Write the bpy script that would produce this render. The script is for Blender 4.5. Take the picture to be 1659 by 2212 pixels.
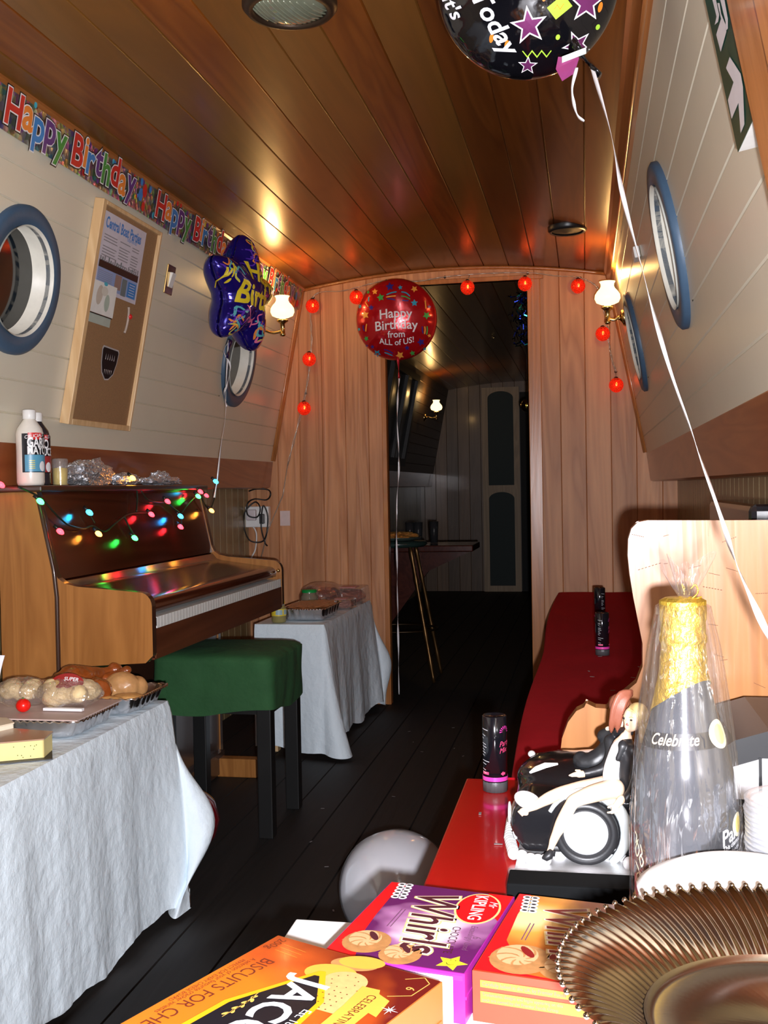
import bpy, bmesh, math, random
from mathutils import Vector, Matrix, noise
PI = math.pi
sin, cos = math.sin, math.cos
random.seed(7)
for o in list(bpy.data.objects): bpy.data.objects.remove(o)
SC = bpy.context.scene
COL = SC.collection

# ---------------------------------------------------------------- camera
FPX, PCX, PCY, EYE = 2300.0, 829.5, 1106.0, 1.075
eY = Vector(((1265 - PCX) / FPX, -(1048 - PCY) / FPX, -1.0)).normalized()
eZ = Vector((-0.018, 1.0, 0.0)); eZ.z = -(eZ.x * eY.x + eZ.y * eY.y) / eY.z; eZ.normalize()
eX = eY.cross(eZ)
ROT = Matrix((eX, eY, eZ))                      # camera axes -> world axes
CAMP = Vector((0, 0, EYE))
cd = bpy.data.cameras.new('camera'); cam = bpy.data.objects.new('camera', cd); COL.objects.link(cam)
cd.sensor_fit = 'HORIZONTAL'; cd.sensor_width = 36.0; cd.lens = 36.0 * FPX / 1659.0
cd.clip_start = 0.02; cd.clip_end = 60
cam.matrix_world = Matrix.Translation(CAMP) @ ROT.to_4x4()
SC.camera = cam

# ---------------------------------------------------------------- light and exposure
w = bpy.data.worlds.new('night'); SC.world = w; w.use_nodes = True
w.node_tree.nodes['Background'].inputs[0].default_value = (0.55, 0.45, 0.35, 1)
w.node_tree.nodes['Background'].inputs[1].default_value = 0.0015
vs = SC.view_settings
vs.view_transform = 'Standard'; vs.look = 'None'; vs.gamma = 1.0; vs.use_curve_mapping = False
vs.exposure = 0.0
# the camera's own flash, a small lamp below and to the right of the lens
fl = bpy.data.lights.new('camera_flash', 'AREA'); fl.shape = 'DISK'; fl.size = 0.022; fl.energy = 74.0
fl.color = (0.97, 0.97, 1.03)
fo = bpy.data.objects.new('camera_flash', fl); COL.objects.link(fo)
fo.matrix_world = Matrix.Translation(CAMP + ROT @ Vector((0.032, -0.036, 0.0))) @ ROT.to_4x4()
def point_light(name, loc, energy, color, r=0.02):
    l = bpy.data.lights.new(name, 'POINT'); l.energy = energy; l.color = color; l.shadow_soft_size = r
    o = bpy.data.objects.new(name, l); COL.objects.link(o); o.location = loc; return o

# ---------------------------------------------------------------- geometry helpers
def ray(x, y): return ROT @ Vector(((x - PCX) / FPX, -(y - PCY) / FPX, -1.0))
def on(x, y, ax, v):
    d = ray(x, y); i = 'XYZ'.index(ax); return CAMP + d * ((v - CAMP[i]) / d[i])
def onp(x, y, P, n):
    d = ray(x, y); return CAMP + d * ((Vector(P) - CAMP).dot(n) / d.dot(n))

class MB:
    def __init__(s): s.v = []; s.f = []; s.m = []; s.sm = []
    def add(s, vs_, fs, m=0, smooth=True):
        b = len(s.v); s.v += [Vector(p) for p in vs_]
        for f in fs: s.f.append([b + i for i in f]); s.m.append(m); s.sm.append(smooth)
        return s
    def box(s, c, d, m=0, rot=None, top=None):
        hx, hy, hz = d[0] / 2, d[1] / 2, d[2] / 2; vs_ = []
        for z in (-1, 1):
            kx, ky = (top if (top and z > 0) else (1, 1))
            for x, y in ((-1, -1), (1, -1), (1, 1), (-1, 1)): vs_.append(Vector((x * hx * kx, y * hy * ky, z * hz)))
        if rot is not None: vs_ = [rot @ p for p in vs_]
        c = Vector(c)
        return s.add([c + p for p in vs_], [(3, 2, 1, 0), (4, 5, 6, 7), (0, 1, 5, 4), (1, 2, 6, 5), (2, 3, 7, 6), (3, 0, 4, 7)], m, False)
    def prism(s, poly, a, b, m=0, mside=None, smooth=False):
        """poly: 2D points; a, b map (u, v) to 3D at both ends"""
        n = len(poly); va = [a(*p) for p in poly]; vb = [b(*p) for p in poly]
        s.add(va + vb, [list(range(n))[::-1], list(range(n, 2 * n))], m, False)
        s.add(va + vb, [(i, (i + 1) % n, n + (i + 1) % n, n + i) for i in range(n)], m if mside is None else mside, smooth)
        return s
    def lathe(s, prof, c=(0, 0, 0), axis=(0, 0, 1), seg=32, m=0, wob=None, closed=False):
        c = Vector(c); q = Vector((0, 0, 1)).rotation_difference(Vector(axis).normalized()); vs_ = []; fs = []
        n = len(prof)
        for i, (r, z) in enumerate(prof):
            for k in range(seg):
                a = 2 * PI * k / seg; rr = r * (wob(a, i) if wob else 1)
                vs_.append(c + q @ Vector((rr * cos(a), rr * sin(a), z)))
        for i in range(n - 1 if not closed else n):
            j = (i + 1) % n
            for k in range(seg):
                k2 = (k + 1) % seg; fs.append((i * seg + k, i * seg + k2, j * seg + k2, j * seg + k))
        s.add(vs_, fs, m)
        return s
    def tube(s, path, rad, seg=8, m=0, cap=True, flat=1.0, closed=False):
        path = [Vector(p) for p in path]; n = len(path)
        rads = rad if isinstance(rad, (list, tuple)) else [rad] * n
        vs_ = []; fs = []; up = None
        for i, p in enumerate(path):
            if closed: t = path[(i + 1) % n] - path[i - 1]
            else: t = path[min(i + 1, n - 1)] - path[max(i - 1, 0)]
            t = t.normalized() if t.length > 1e-9 else Vector((0, 0, 1))
            if up is None:
                up = Vector((0, 0, 1)) if abs(t.z) < .9 else Vector((1, 0, 0))
            up = (up - t * up.dot(t)); up.normalize(); sd = t.cross(up)
            for k in range(seg):
                a = 2 * PI * k / seg; vs_.append(p + (sd * cos(a) + up * sin(a) * flat) * rads[i])
        for i in range(n if closed else n - 1):
            j = (i + 1) % n
            for k in range(seg):
                k2 = (k + 1) % seg; fs.append((i * seg + k, i * seg + k2, j * seg + k2, j * seg + k))
        if cap and not closed: fs += [list(range(seg))[::-1], [(n - 1) * seg + k for k in range(seg)]]
        return s.add(vs_, fs, m)
    def sphere(s, c, r, m=0, seg=16, rings=10, rot=None):
        c = Vector(c); r = Vector(r) if not isinstance(r, (int, float)) else Vector((r, r, r)); vs_ = []; fs = []
        for i in range(1, rings):
            t = PI * i / rings
            for k in range(seg):
                a = 2 * PI * k / seg; vs_.append(Vector((sin(t) * cos(a) * r.x, sin(t) * sin(a) * r.y, cos(t) * r.z)))
        vs_.append(Vector((0, 0, r.z))); vs_.append(Vector((0, 0, -r.z))); T = len(vs_) - 2
        for i in range(rings - 2):
            for k in range(seg):
                k2 = (k + 1) % seg; fs.append((i * seg + k, (i + 1) * seg + k, (i + 1) * seg + k2, i * seg + k2))
        for k in range(seg):
            k2 = (k + 1) % seg; fs.append((T, k, k2)); b = (rings - 2) * seg; fs.append((T + 1, b + k2, b + k))
        if rot is not None: vs_ = [rot @ p for p in vs_]
        return s.add([c + p for p in vs_], fs, m)
    def sheet(s, fn, nu, nv, m=0, wrap=False, smooth=True):
        vs_ = [Vector(fn(i / (nu if wrap else nu - 1), j / (nv - 1))) for i in range(nu) for j in range(nv)]; fs = []
        for i in range(nu if wrap else nu - 1):
            for j in range(nv - 1):
                i2 = (i + 1) % nu; fs.append((i * nv + j, i2 * nv + j, i2 * nv + j + 1, i * nv + j + 1))
        return s.add(vs_, fs, m, smooth)
    def poly(s, pts, m=0): return s.add(pts, [list(range(len(pts)))], m, False)
    def join(s, t, shift):
        b = len(s.v); s.v += t.v
        for f, m_, q in zip(t.f, t.m, t.sm): s.f.append([b + i for i in f]); s.m.append(m_ + shift); s.sm.append(q)
        return s
    def text(s, txt, size, fn, m=0, **k):
        vs_, fs = text_mesh(txt, size, **k); return s.add([fn(x, y) for x, y in vs_], fs, m, False)
    def flatpoly(s, pts, fn, m=0, grid=None):
        """2D polygon cut by a grid and mapped by fn"""
        vs_, fs = cut_poly(pts, grid); return s.add([fn(x, y) for x, y in vs_], fs, m, False)
    def build(s, name, mats, parent=None, loc=None, bevel=0, sub=0, solid=0, remesh=0, label=None, disp=None, smoothit=0, autos=None, simple=False):
        base = Vector((0, 0, 0))
        if parent is not None: base = world_loc(parent)
        elif loc is not None: base = Vector(loc)
        me = bpy.data.meshes.new(name)
        me.from_pydata([p - base for p in s.v], [], s.f)
        if not isinstance(mats, (list, tuple)): mats = [mats]
        for mm in mats: me.materials.append(mm)
        for p, mi, sm in zip(me.polygons, s.m, s.sm): p.material_index = mi; p.use_smooth = sm
        me.validate(clean_customdata=False); me.update()
        o = bpy.data.objects.new(name, me); COL.objects.link(o)
        if parent is not None:
            o.parent = parent
        elif loc is not None: o.location = base
        if remesh:
            md = o.modifiers.new('remesh', 'REMESH'); md.mode = 'VOXEL'; md.voxel_size = remesh; md.use_smooth_shade = True
            if smoothit: sm_ = o.modifiers.new('smooth', 'SMOOTH'); sm_.factor = .7; sm_.iterations = smoothit
        if solid: md = o.modifiers.new('solid', 'SOLIDIFY'); md.thickness = solid; md.offset = 0
        if bevel:
            md = o.modifiers.new('bevel', 'BEVEL'); md.width = bevel; md.segments = 2; md.limit_method = 'ANGLE'; md.angle_limit = math.radians(35)
        if sub: md = o.modifiers.new('sub', 'SUBSURF'); md.levels = sub; md.render_levels = sub; md.subdivision_type = 'SIMPLE' if simple else 'CATMULL_CLARK'
        if disp:
            tx = bpy.data.textures.new(name + '_t', 'CLOUDS'); tx.noise_scale = disp[1]; tx.noise_depth = 3
            md = o.modifiers.new('disp', 'DISPLACE'); md.texture = tx; md.strength = disp[0]; md.mid_level = .5; md.texture_coords = 'GLOBAL'
        if label: o['label'] = label
        return o
WL_CACHE = {}
def world_loc(o):
    p = Vector(o.location); q = o.parent
    while q is not None: p += Vector(q.location); q = q.parent
    return p
def tag(o, label, cat, group=None, kind=None):
    if label: o['label'] = label
    if cat: o['category'] = cat
    if group: o['group'] = group
    if kind: o['kind'] = kind
    return o
def thing(name, label, cat, loc=(0, 0, 0), group=None):
    o = bpy.data.objects.new(name, None); COL.objects.link(o); o.location = loc; o.empty_display_size = .05
    return tag(o, label, cat, group)
def struct(name, mb, mats, **k):
    o = mb.build(name, mats, **k); o['kind'] = 'structure'; return o
def copy_tree(o, loc, label, group=None, rotz=None):
    r = o.copy(); COL.objects.link(r); r.location = loc; r['label'] = label
    if group: r['group'] = group
    if rotz is not None: r.rotation_euler.z = rotz
    for ch in list(o.children):
        c = ch.copy(); COL.objects.link(c); c.parent = r
        for g in list(ch.children): d = g.copy(); COL.objects.link(d); d.parent = c
    return r

def grid_cut(bm, step):
    xs = [v.co.x for v in bm.verts]; ys = [v.co.y for v in bm.verts]
    for ax, lo, hi in ((0, min(xs), max(xs)), (1, min(ys), max(ys))):
        k = math.floor(lo / step) + 1
        while k * step < hi:
            co = Vector((0, 0, 0)); co[ax] = k * step; no = Vector((0, 0, 0)); no[ax] = 1
            bmesh.ops.bisect_plane(bm, geom=bm.verts[:] + bm.edges[:] + bm.faces[:], plane_co=co, plane_no=no, dist=1e-7); k += 1
def cut_poly(pts, grid):
    bm = bmesh.new(); vv = [bm.verts.new((x, y, 0)) for x, y in pts]; bm.faces.new(vv)
    bmesh.ops.triangulate(bm, faces=bm.faces[:])
    if grid: grid_cut(bm, grid)
    bm.verts.index_update(); r = ([(v.co.x, v.co.y) for v in bm.verts], [[v.index for v in f.verts] for f in bm.faces]); bm.free(); return r
TXT = {}
def text_mesh(txt, size, offset=0.0, shear=0.0, align='CENTER', grid=None, space=1.0, res=3, sx=1.0):
    key = (txt, offset, shear, align, grid and round(grid / size, 4), space, res, sx)
    if key not in TXT:
        cu = bpy.data.curves.new('lettering', 'FONT'); cu.body = txt; cu.size = 1.0; cu.offset = offset; cu.shear = shear
        cu.align_x = align; cu.space_character = space; cu.fill_mode = 'FRONT'; cu.resolution_u = res; cu.dimensions = '2D'
        o = bpy.data.objects.new('lettering', cu); COL.objects.link(o)
        dg = bpy.context.evaluated_depsgraph_get(); me = o.evaluated_get(dg).to_mesh()
        bm = bmesh.new(); bm.from_mesh(me); o.evaluated_get(dg).to_mesh_clear()
        if grid: grid_cut(bm, grid / size)
        bm.verts.index_update()
        TXT[key] = ([(v.co.x * sx, v.co.y) for v in bm.verts], [[v.index for v in f.verts] for f in bm.faces])
        bm.free(); bpy.data.objects.remove(o); bpy.data.curves.remove(cu)
    vs_, fs = TXT[key]
    return [(x * size, y * size) for x, y in vs_], fs
def star(n=5, r=1.0, k=.45, a0=PI / 2, cx=0, cy=0):
    return [(cx + (r if i % 2 == 0 else r * k) * cos(a0 + PI * i / n), cy + (r if i % 2 == 0 else r * k) * sin(a0 + PI * i / n)) for i in range(2 * n)]
def ell(cx, cy, rx, ry, n=20, a0=0):
    out = []
    for i in range(n):
        a = 2 * PI * i / n; x = rx * cos(a); y = ry * sin(a); out.append((cx + x * cos(a0) - y * sin(a0), cy + x * sin(a0) + y * cos(a0)))
    return out
def stroke(pts, wd):
    """ribbon polygon around a 2D polyline"""
    L = []; R_ = []
    for i, p in enumerate(pts):
        q0 = pts[max(i - 1, 0)]; q1 = pts[min(i + 1, len(pts) - 1)]; dx = q1[0] - q0[0]; dy = q1[1] - q0[1]; l = math.hypot(dx, dy) or 1
        ww = wd * (1 if not (i in (0, len(pts) - 1)) else .5)
        L.append((p[0] - dy / l * ww, p[1] + dx / l * ww)); R_.append((p[0] + dy / l * ww, p[1] - dx / l * ww))
    return L, R_
def add_stroke(mb, pts, wd, fn, m):
    L, R_ = stroke(pts, wd); n = len(L)
    mb.add([fn(*p) for p in L] + [fn(*p) for p in R_], [(i, i + 1, n + i + 1, n + i) for i in range(n - 1)], m, False)
def smooth_path(pts, k=6):
    pts = [Vector(p) for p in pts]; out = []
    for i in range(len(pts) - 1):
        p0 = pts[max(i - 1, 0)]; p1 = pts[i]; p2 = pts[i + 1]; p3 = pts[min(i + 2, len(pts) - 1)]
        for j in range(k):
            t = j / k; out.append(.5 * ((2 * p1) + (p2 - p0) * t + (2 * p0 - 5 * p1 + 4 * p2 - p3) * t * t + (3 * p1 - p0 - 3 * p2 + p3) * t ** 3))
    out.append(pts[-1]); return out
def frame(P, u, v, off=0.0):
    """plane mapping: (a, b) -> P + a u + b v + off n"""
    P = Vector(P); u = Vector(u).normalized(); v = Vector(v).normalized(); n = u.cross(v)
    return lambda a, b, h=0.0: P + u * a + v * b + n * (off + h)
def ribbon(path, widths, twist, ang0=0, tw=None):
    """flat twisted ribbon along a path: returns MB"""
    mb = MB(); n = len(path); vs_ = []
    for i, p in enumerate(path):
        t = (path[min(i + 1, n - 1)] - path[max(i - 1, 0)]).normalized(); a_ = t.cross(Vector((0, 1, .1))).normalized(); b_ = t.cross(a_)
        an = ang0 + twist * i / n; d = (a_ * cos(an) + b_ * sin(an)) * (widths[i] if isinstance(widths, list) else widths)
        vs_ += [p - d, p + d]
    mb.add(vs_, [(2 * i, 2 * i + 1, 2 * i + 3, 2 * i + 2) for i in range(n - 1)], 0); return mb

# ---------------------------------------------------------------- material helpers
def newmat(name):
    m = bpy.data.materials.new(name); m.use_nodes = True; nt = m.node_tree; return m, nt, nt.nodes['Principled BSDF']
def lin(h):
    if isinstance(h, str):
        c = [int(h[i:i + 2], 16) / 255 for i in (0, 2, 4)]; return tuple([x / 12.92 if x <= .04045 else ((x + .055) / 1.055) ** 2.4 for x in c])
    return tuple(h)
def mix_rgb(nt, fac, a, b, blend='MIX'):
    n = nt.nodes.new('ShaderNodeMix'); n.data_type = 'RGBA'; n.blend_type = blend
    for s_, v in ((n.inputs[0], fac), (n.inputs[6], a), (n.inputs[7], b)):
        if hasattr(v, 'is_output') or isinstance(v, bpy.types.NodeSocket): nt.links.new(v, s_)
        elif isinstance(v, (int, float)): s_.default_value = v
        else: s_.default_value = (*lin(v), 1)
    return n.outputs[2]
def mathn(nt, op, a, b=None):
    n = nt.nodes.new('ShaderNodeMath'); n.operation = op
    for s_, v in zip(n.inputs, (a, b)):
        if v is None: continue
        if isinstance(v, bpy.types.NodeSocket): nt.links.new(v, s_)
        else: s_.default_value = v
    return n.outputs[0]
def coords(nt, scale=(1, 1, 1), rot=(0, 0, 0)):
    tc = nt.nodes.new('ShaderNodeTexCoord'); mp = nt.nodes.new('ShaderNodeMapping'); mp.inputs['Scale'].default_value = scale; mp.inputs['Rotation'].default_value = rot
    nt.links.new(tc.outputs['Object'], mp.inputs['Vector']); return mp.outputs[0]
def noise_tex(nt, vec, scale, detail=4, dist=0.0, rough=.55):
    n = nt.nodes.new('ShaderNodeTexNoise'); n.inputs['Scale'].default_value = scale; n.inputs['Detail'].default_value = detail
    n.inputs['Distortion'].default_value = dist; n.inputs['Roughness'].default_value = rough; nt.links.new(vec, n.inputs['Vector']); return n.outputs[0]
def bump(nt, bs, h, strength, dist=.01):
    b = nt.nodes.new('ShaderNodeBump'); b.inputs['Strength'].default_value = strength; b.inputs['Distance'].default_value = dist
    nt.links.new(h, b.inputs['Height']); nt.links.new(b.outputs[0], bs.inputs['Normal'])
def plain(name, col, rough=.5, metal=0.0, noise_amt=.12, nscale=30, bmp=0.0, bscale=80, spec=.5, coat=0.0, sheen=0.0, trans=0.0, emit=None, es=0.0, bdist=.002):
    m, nt, bs = newmat(name); c = lin(col)
    v = coords(nt); nz = noise_tex(nt, v, nscale)
    d = tuple(x * (1 - noise_amt) for x in c); e = tuple(min(1, x * (1 + noise_amt)) for x in c)
    nt.links.new(mix_rgb(nt, nz, d, e), bs.inputs['Base Color'])
    bs.inputs['Roughness'].default_value = rough; bs.inputs['Metallic'].default_value = metal; bs.inputs['Specular IOR Level'].default_value = spec
    bs.inputs['Coat Weight'].default_value = coat; bs.inputs['Coat Roughness'].default_value = .08; bs.inputs['Sheen Weight'].default_value = sheen
    bs.inputs['Transmission Weight'].default_value = trans
    if emit is not None: bs.inputs['Emission Color'].default_value = (*lin(emit), 1); bs.inputs['Emission Strength'].default_value = es
    if bmp: bump(nt, bs, noise_tex(nt, coords(nt), bscale, 6), bmp, bdist)
    return m
def wood(name, c1, c2, axis='Y', scale=6, rough=.35, coat=0.3, bmp=.15, plank=None, var=.35, stretch=14, c3=None, fine=60):
    """grain runs along axis; plank=(axis, width, offset) gives each board its own tone"""
    m, nt, bs = newmat(name); sc = [scale, scale, scale]; sc['XYZ'.index(axis)] = scale / stretch
    v = coords(nt, sc)
    tc = nt.nodes.new('ShaderNodeTexCoord'); sep = nt.nodes.new('ShaderNodeSeparateXYZ'); nt.links.new(tc.outputs['Object'], sep.inputs[0])
    if plank:
        i = 'XYZ'.index(plank[0]); q = mathn(nt, 'FLOOR', mathn(nt, 'DIVIDE', mathn(nt, 'SUBTRACT', sep.outputs[i], plank[2]), plank[1]))
        wn = nt.nodes.new('ShaderNodeTexWhiteNoise'); wn.noise_dimensions = '1D'; nt.links.new(q, wn.inputs['W'])
        off = nt.nodes.new('ShaderNodeVectorMath'); off.operation = 'MULTIPLY_ADD'; nt.links.new(wn.outputs['Color'], off.inputs[0]); off.inputs[1].default_value = (40, 40, 40); nt.links.new(v, off.inputs[2]); v = off.outputs[0]
    n1 = noise_tex(nt, v, 1.0, 3, 1.2); wv = mathn(nt, 'FRACT', mathn(nt, 'MULTIPLY', n1, 7.0))
    tri = mathn(nt, 'ABSOLUTE', mathn(nt, 'SUBTRACT', mathn(nt, 'MULTIPLY', wv, 2.0), 1.0))
    n2 = noise_tex(nt, v, fine / 6.0, 5, .2); g = mathn(nt, 'ADD', mathn(nt, 'MULTIPLY', tri, .55), mathn(nt, 'MULTIPLY', n2, .45))
    col = mix_rgb(nt, g, c1, c2)
    if plank:
        sep2 = nt.nodes.new('ShaderNodeSeparateColor'); nt.links.new(wn.outputs['Color'], sep2.inputs[0])
        dk = tuple(x * (1 - var) for x in (1, 1, 1)); f = mix_rgb(nt, sep2.outputs[0], dk, (1, 1, 1)); col = mix_rgb(nt, 1.0, col, f, 'MULTIPLY')
        if c3 is not None: col = mix_rgb(nt, mathn(nt, 'MULTIPLY', mathn(nt, 'GREATER_THAN', sep2.outputs[1], .6), .5), col, c3)
    nt.links.new(col, bs.inputs['Base Color']); bs.inputs['Roughness'].default_value = rough; bs.inputs['Coat Weight'].default_value = coat; bs.inputs['Coat Roughness'].default_value = .12
    bump(nt, bs, g, bmp, .002); return m
def emis(name, col, s):
    m, nt, bs = newmat(name); bs.inputs['Base Color'].default_value = (*lin(col), 1); bs.inputs['Emission Color'].default_value = (*lin(col), 1); bs.inputs['Emission Strength'].default_value = s; bs.inputs['Roughness'].default_value = .3; return m
def film(name, tint=(1, 1, 1), gloss=.25, rough=.12, bscale=30, bmp=.6, white=0.0):
    """thin clear plastic film: mostly see-through, with a crinkled sheen"""
    m, nt, bs = newmat(name); nt.nodes.remove(bs); out = nt.nodes['Material Output']
    tr = nt.nodes.new('ShaderNodeBsdfTransparent'); tr.inputs[0].default_value = (*tint, 1)
    gl = nt.nodes.new('ShaderNodeBsdfGlossy'); gl.inputs['Roughness'].default_value = rough; gl.inputs[0].default_value = (1, 1, 1, 1)
    b = nt.nodes.new('ShaderNodeBump'); b.inputs['Strength'].default_value = bmp; b.inputs['Distance'].default_value = .01
    nt.links.new(noise_tex(nt, coords(nt, (1, 1, .35)), bscale, 3, .8), b.inputs['Height']); nt.links.new(b.outputs[0], gl.inputs['Normal'])
    lw = nt.nodes.new('ShaderNodeLayerWeight'); lw.inputs[0].default_value = .35; nt.links.new(b.outputs[0], lw.inputs['Normal'])
    mx = nt.nodes.new('ShaderNodeMixShader'); nt.links.new(mathn(nt, 'ADD', mathn(nt, 'MULTIPLY', lw.outputs['Facing'], gloss), gloss * .35), mx.inputs[0])
    nt.links.new(tr.outputs[0], mx.inputs[1]); nt.links.new(gl.outputs[0], mx.inputs[2]); last = mx.outputs[0]
    if white:
        df = nt.nodes.new('ShaderNodeBsdfDiffuse'); df.inputs[0].default_value = (.9, .9, .92, 1); m2 = nt.nodes.new('ShaderNodeMixShader'); m2.inputs[0].default_value = white
        nt.links.new(last, m2.inputs[1]); nt.links.new(df.outputs[0], m2.inputs[2]); last = m2.outputs[0]
    nt.links.new(last, out.inputs[0]); return m
# ---------------------------------------------------------------- palette
M = {}
M['ceiling'] = wood('varnished ceiling boards', (.30, .085, .010), (.15, .034, .003), 'Y', 5, .30, .12, .10, ('X', .12, .01), .5, 12, (.20, .10, .02))
M['endwood'] = wood('clear pine boards', (.78, .38, .17), (.44, .17, .065), 'Z', 6, .5, .0, .6, ('X', .118, .005), .25, 16)
M['bandwood'] = wood('dark gunwale board', (.34, .11, .035), (.20, .05, .015), 'Y', 5, .3, .4, .1, None, .3, 12)
M['trimwood'] = wood('varnished trim', (.45, .17, .05), (.28, .09, .02), 'Y', 7, .28, .4, .1)
M['trimz'] = wood('varnished upright trim', (.55, .22, .07), (.34, .12, .03), 'Z', 7, .28, .4, .1)
M['white'] = plain('cream painted boards', (.70, .65, .52), .32, nscale=6, noise_amt=.05, bmp=.12, bscale=40)
M['slat'] = wood('lower side cladding', (.36, .27, .13), (.24, .17, .08), 'Z', 7, .38, .2, .1, ('Y', .09, 0), .25)
M['floor'] = wood('dark floor boards', (.014, .011, .010), (.006, .005, .0045), 'Y', 6, .65, .0, .3, ('X', .14, 0), .35)
M['blue'] = plain('blue painted ring', (.055, .105, .175), .45, bmp=.1)
M['cream'] = plain('cream porthole lining', (.82, .80, .70), .4)
M['blackglass'] = plain('dark night glass', (.004, .005, .005), .06, spec=.9)
M['brass'] = plain('polished brass', (.78, .55, .22), .22, 1.0)
M['black'] = plain('black plastic', (.01, .01, .011), .35)
M['whiteplastic'] = plain('white plastic', (.82, .82, .80), .4)
M['green_paint'] = plain('dark green panel paint', (.005, .018, .015), .6)
M['darkwood'] = wood('dark mahogany', (.10, .022, .012), (.045, .008, .005), 'Y', 6, .22, .6, .05)
M['palewood'] = wood('pale pine', (.78, .55, .30), (.60, .36, .16), 'Z', 9, .45, .1, .1)

YE, YF, Y0 = 5.2, 11.0, -0.9          # end bulkhead, far bulkhead, near limit
XC = -.632
def ceil_z(x): t = (x - XC) / .752; return 2.15 - .067 * t * t
def wall_x(z, side):                  # tumblehome walls: inner face at height z
    t = (2.085 - z) / (2.085 - 1.22)
    return (-1.382 - .173 * t) if side < 0 else (.118 + .168 * t)
def extrude_y(prof, y0, y1, m=0, mb=None, nseg=1):
    mb = mb or MB(); n = len(prof)
    for s_ in range(nseg):
        a = y0 + (y1 - y0) * s_ / nseg; b = y0 + (y1 - y0) * (s_ + 1) / nseg
        mb.add([(x, a, z) for x, z in prof] + [(x, b, z) for x, z in prof], [(i, i + 1, n + i + 1, n + i) for i in range(n - 1)], m, False)
    return mb
def grooved(f, t0, t1, pitch, phase, gw=.004, depth=.004):
    """profile points along parameter t with V grooves; f(t, d) -> point pushed in by d"""
    pts = [f(t0, 0)]; k = math.ceil((t0 - phase) / pitch)
    while phase + k * pitch < t1:
        g = phase + k * pitch
        if g - gw > t0 and g + gw < t1: pts += [f(g - gw, 0), f(g, depth), f(g + gw, 0)]
        k += 1
    pts.append(f(t1, 0)); return pts

# ceiling (both cabins), floor
mb = MB(); extrude_y(grooved(lambda t, d: (t, ceil_z(t) + d), -1.40, .135, .12, .01, .003, .005), Y0, YF, 0, mb, 4)
mb.add([(-1.40, Y0, 2.24), (.135, Y0, 2.24), (.135, YF, 2.24), (-1.40, YF, 2.24)], [(0, 1, 2, 3)], 0, False)
struct('ceiling', mb, M['ceiling'])
mb = MB(); extrude_y(grooved(lambda t, d: (t, -d), -1.72, .46, .14, 0, .003, .006), Y0, YF, 0, mb, 3)
mb.box(((-1.72 + .46) / 2, (Y0 + YF) / 2, -.05), (2.18, YF - Y0, .06))
struct('floor', mb, M['floor'])
# side walls: painted tumblehome boards, dark gunwale board, recessed lower side
PORTS = {-1: [(2.61, 1.645), (4.43, 1.637), (6.35, 1.648)], 1: [(2.60, 1.633), (4.30, 1.633), (.75, 1.633)]}
RO, RI = .197, .143
def side_wall(side, name):
    """tumblehome wall with true round holes for the portholes"""
    mb = MB(); pitch = .0885
    z0, z1 = 1.22, 2.085
    def P(y, z, d=0): return Vector((wall_x(z, side) + side * d, y, z))
    ports = sorted(PORTS[side]); edges = [Y0]
    half = .16
    zc = ports[0][1]
    def strips(ya, yb, za, zb):
        pr = grooved(lambda t, d: (wall_x(t, side) + side * d, t), za, zb, pitch, 1.30, .003, .004)
        extrude_y(pr, ya, yb, 0, mb)
    y = Y0
    for (py, pz) in ports:
        strips(y, py - half, z0, z1); strips(py - half, py + half, z0, pz - half); strips(py - half, py + half, pz + half, z1)
        n = 48; ring = []; sq = []
        for k in range(n):
            a = 2 * PI * k / n; c_, s_ = cos(a), sin(a); ring.append(P(py + RI * c_, pz + RI * s_)); q = half / max(abs(c_), abs(s_)); sq.append(P(py + q * c_, pz + q * s_))
        mb.add(ring + sq, [(k, (k + 1) % n, n + (k + 1) % n, n + k) for k in range(n)], 0, False)
        y = py + half
    strips(y, YE if side > 0 or True else YF, z0, z1)
    return struct(name, mb, M['white'])
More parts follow.
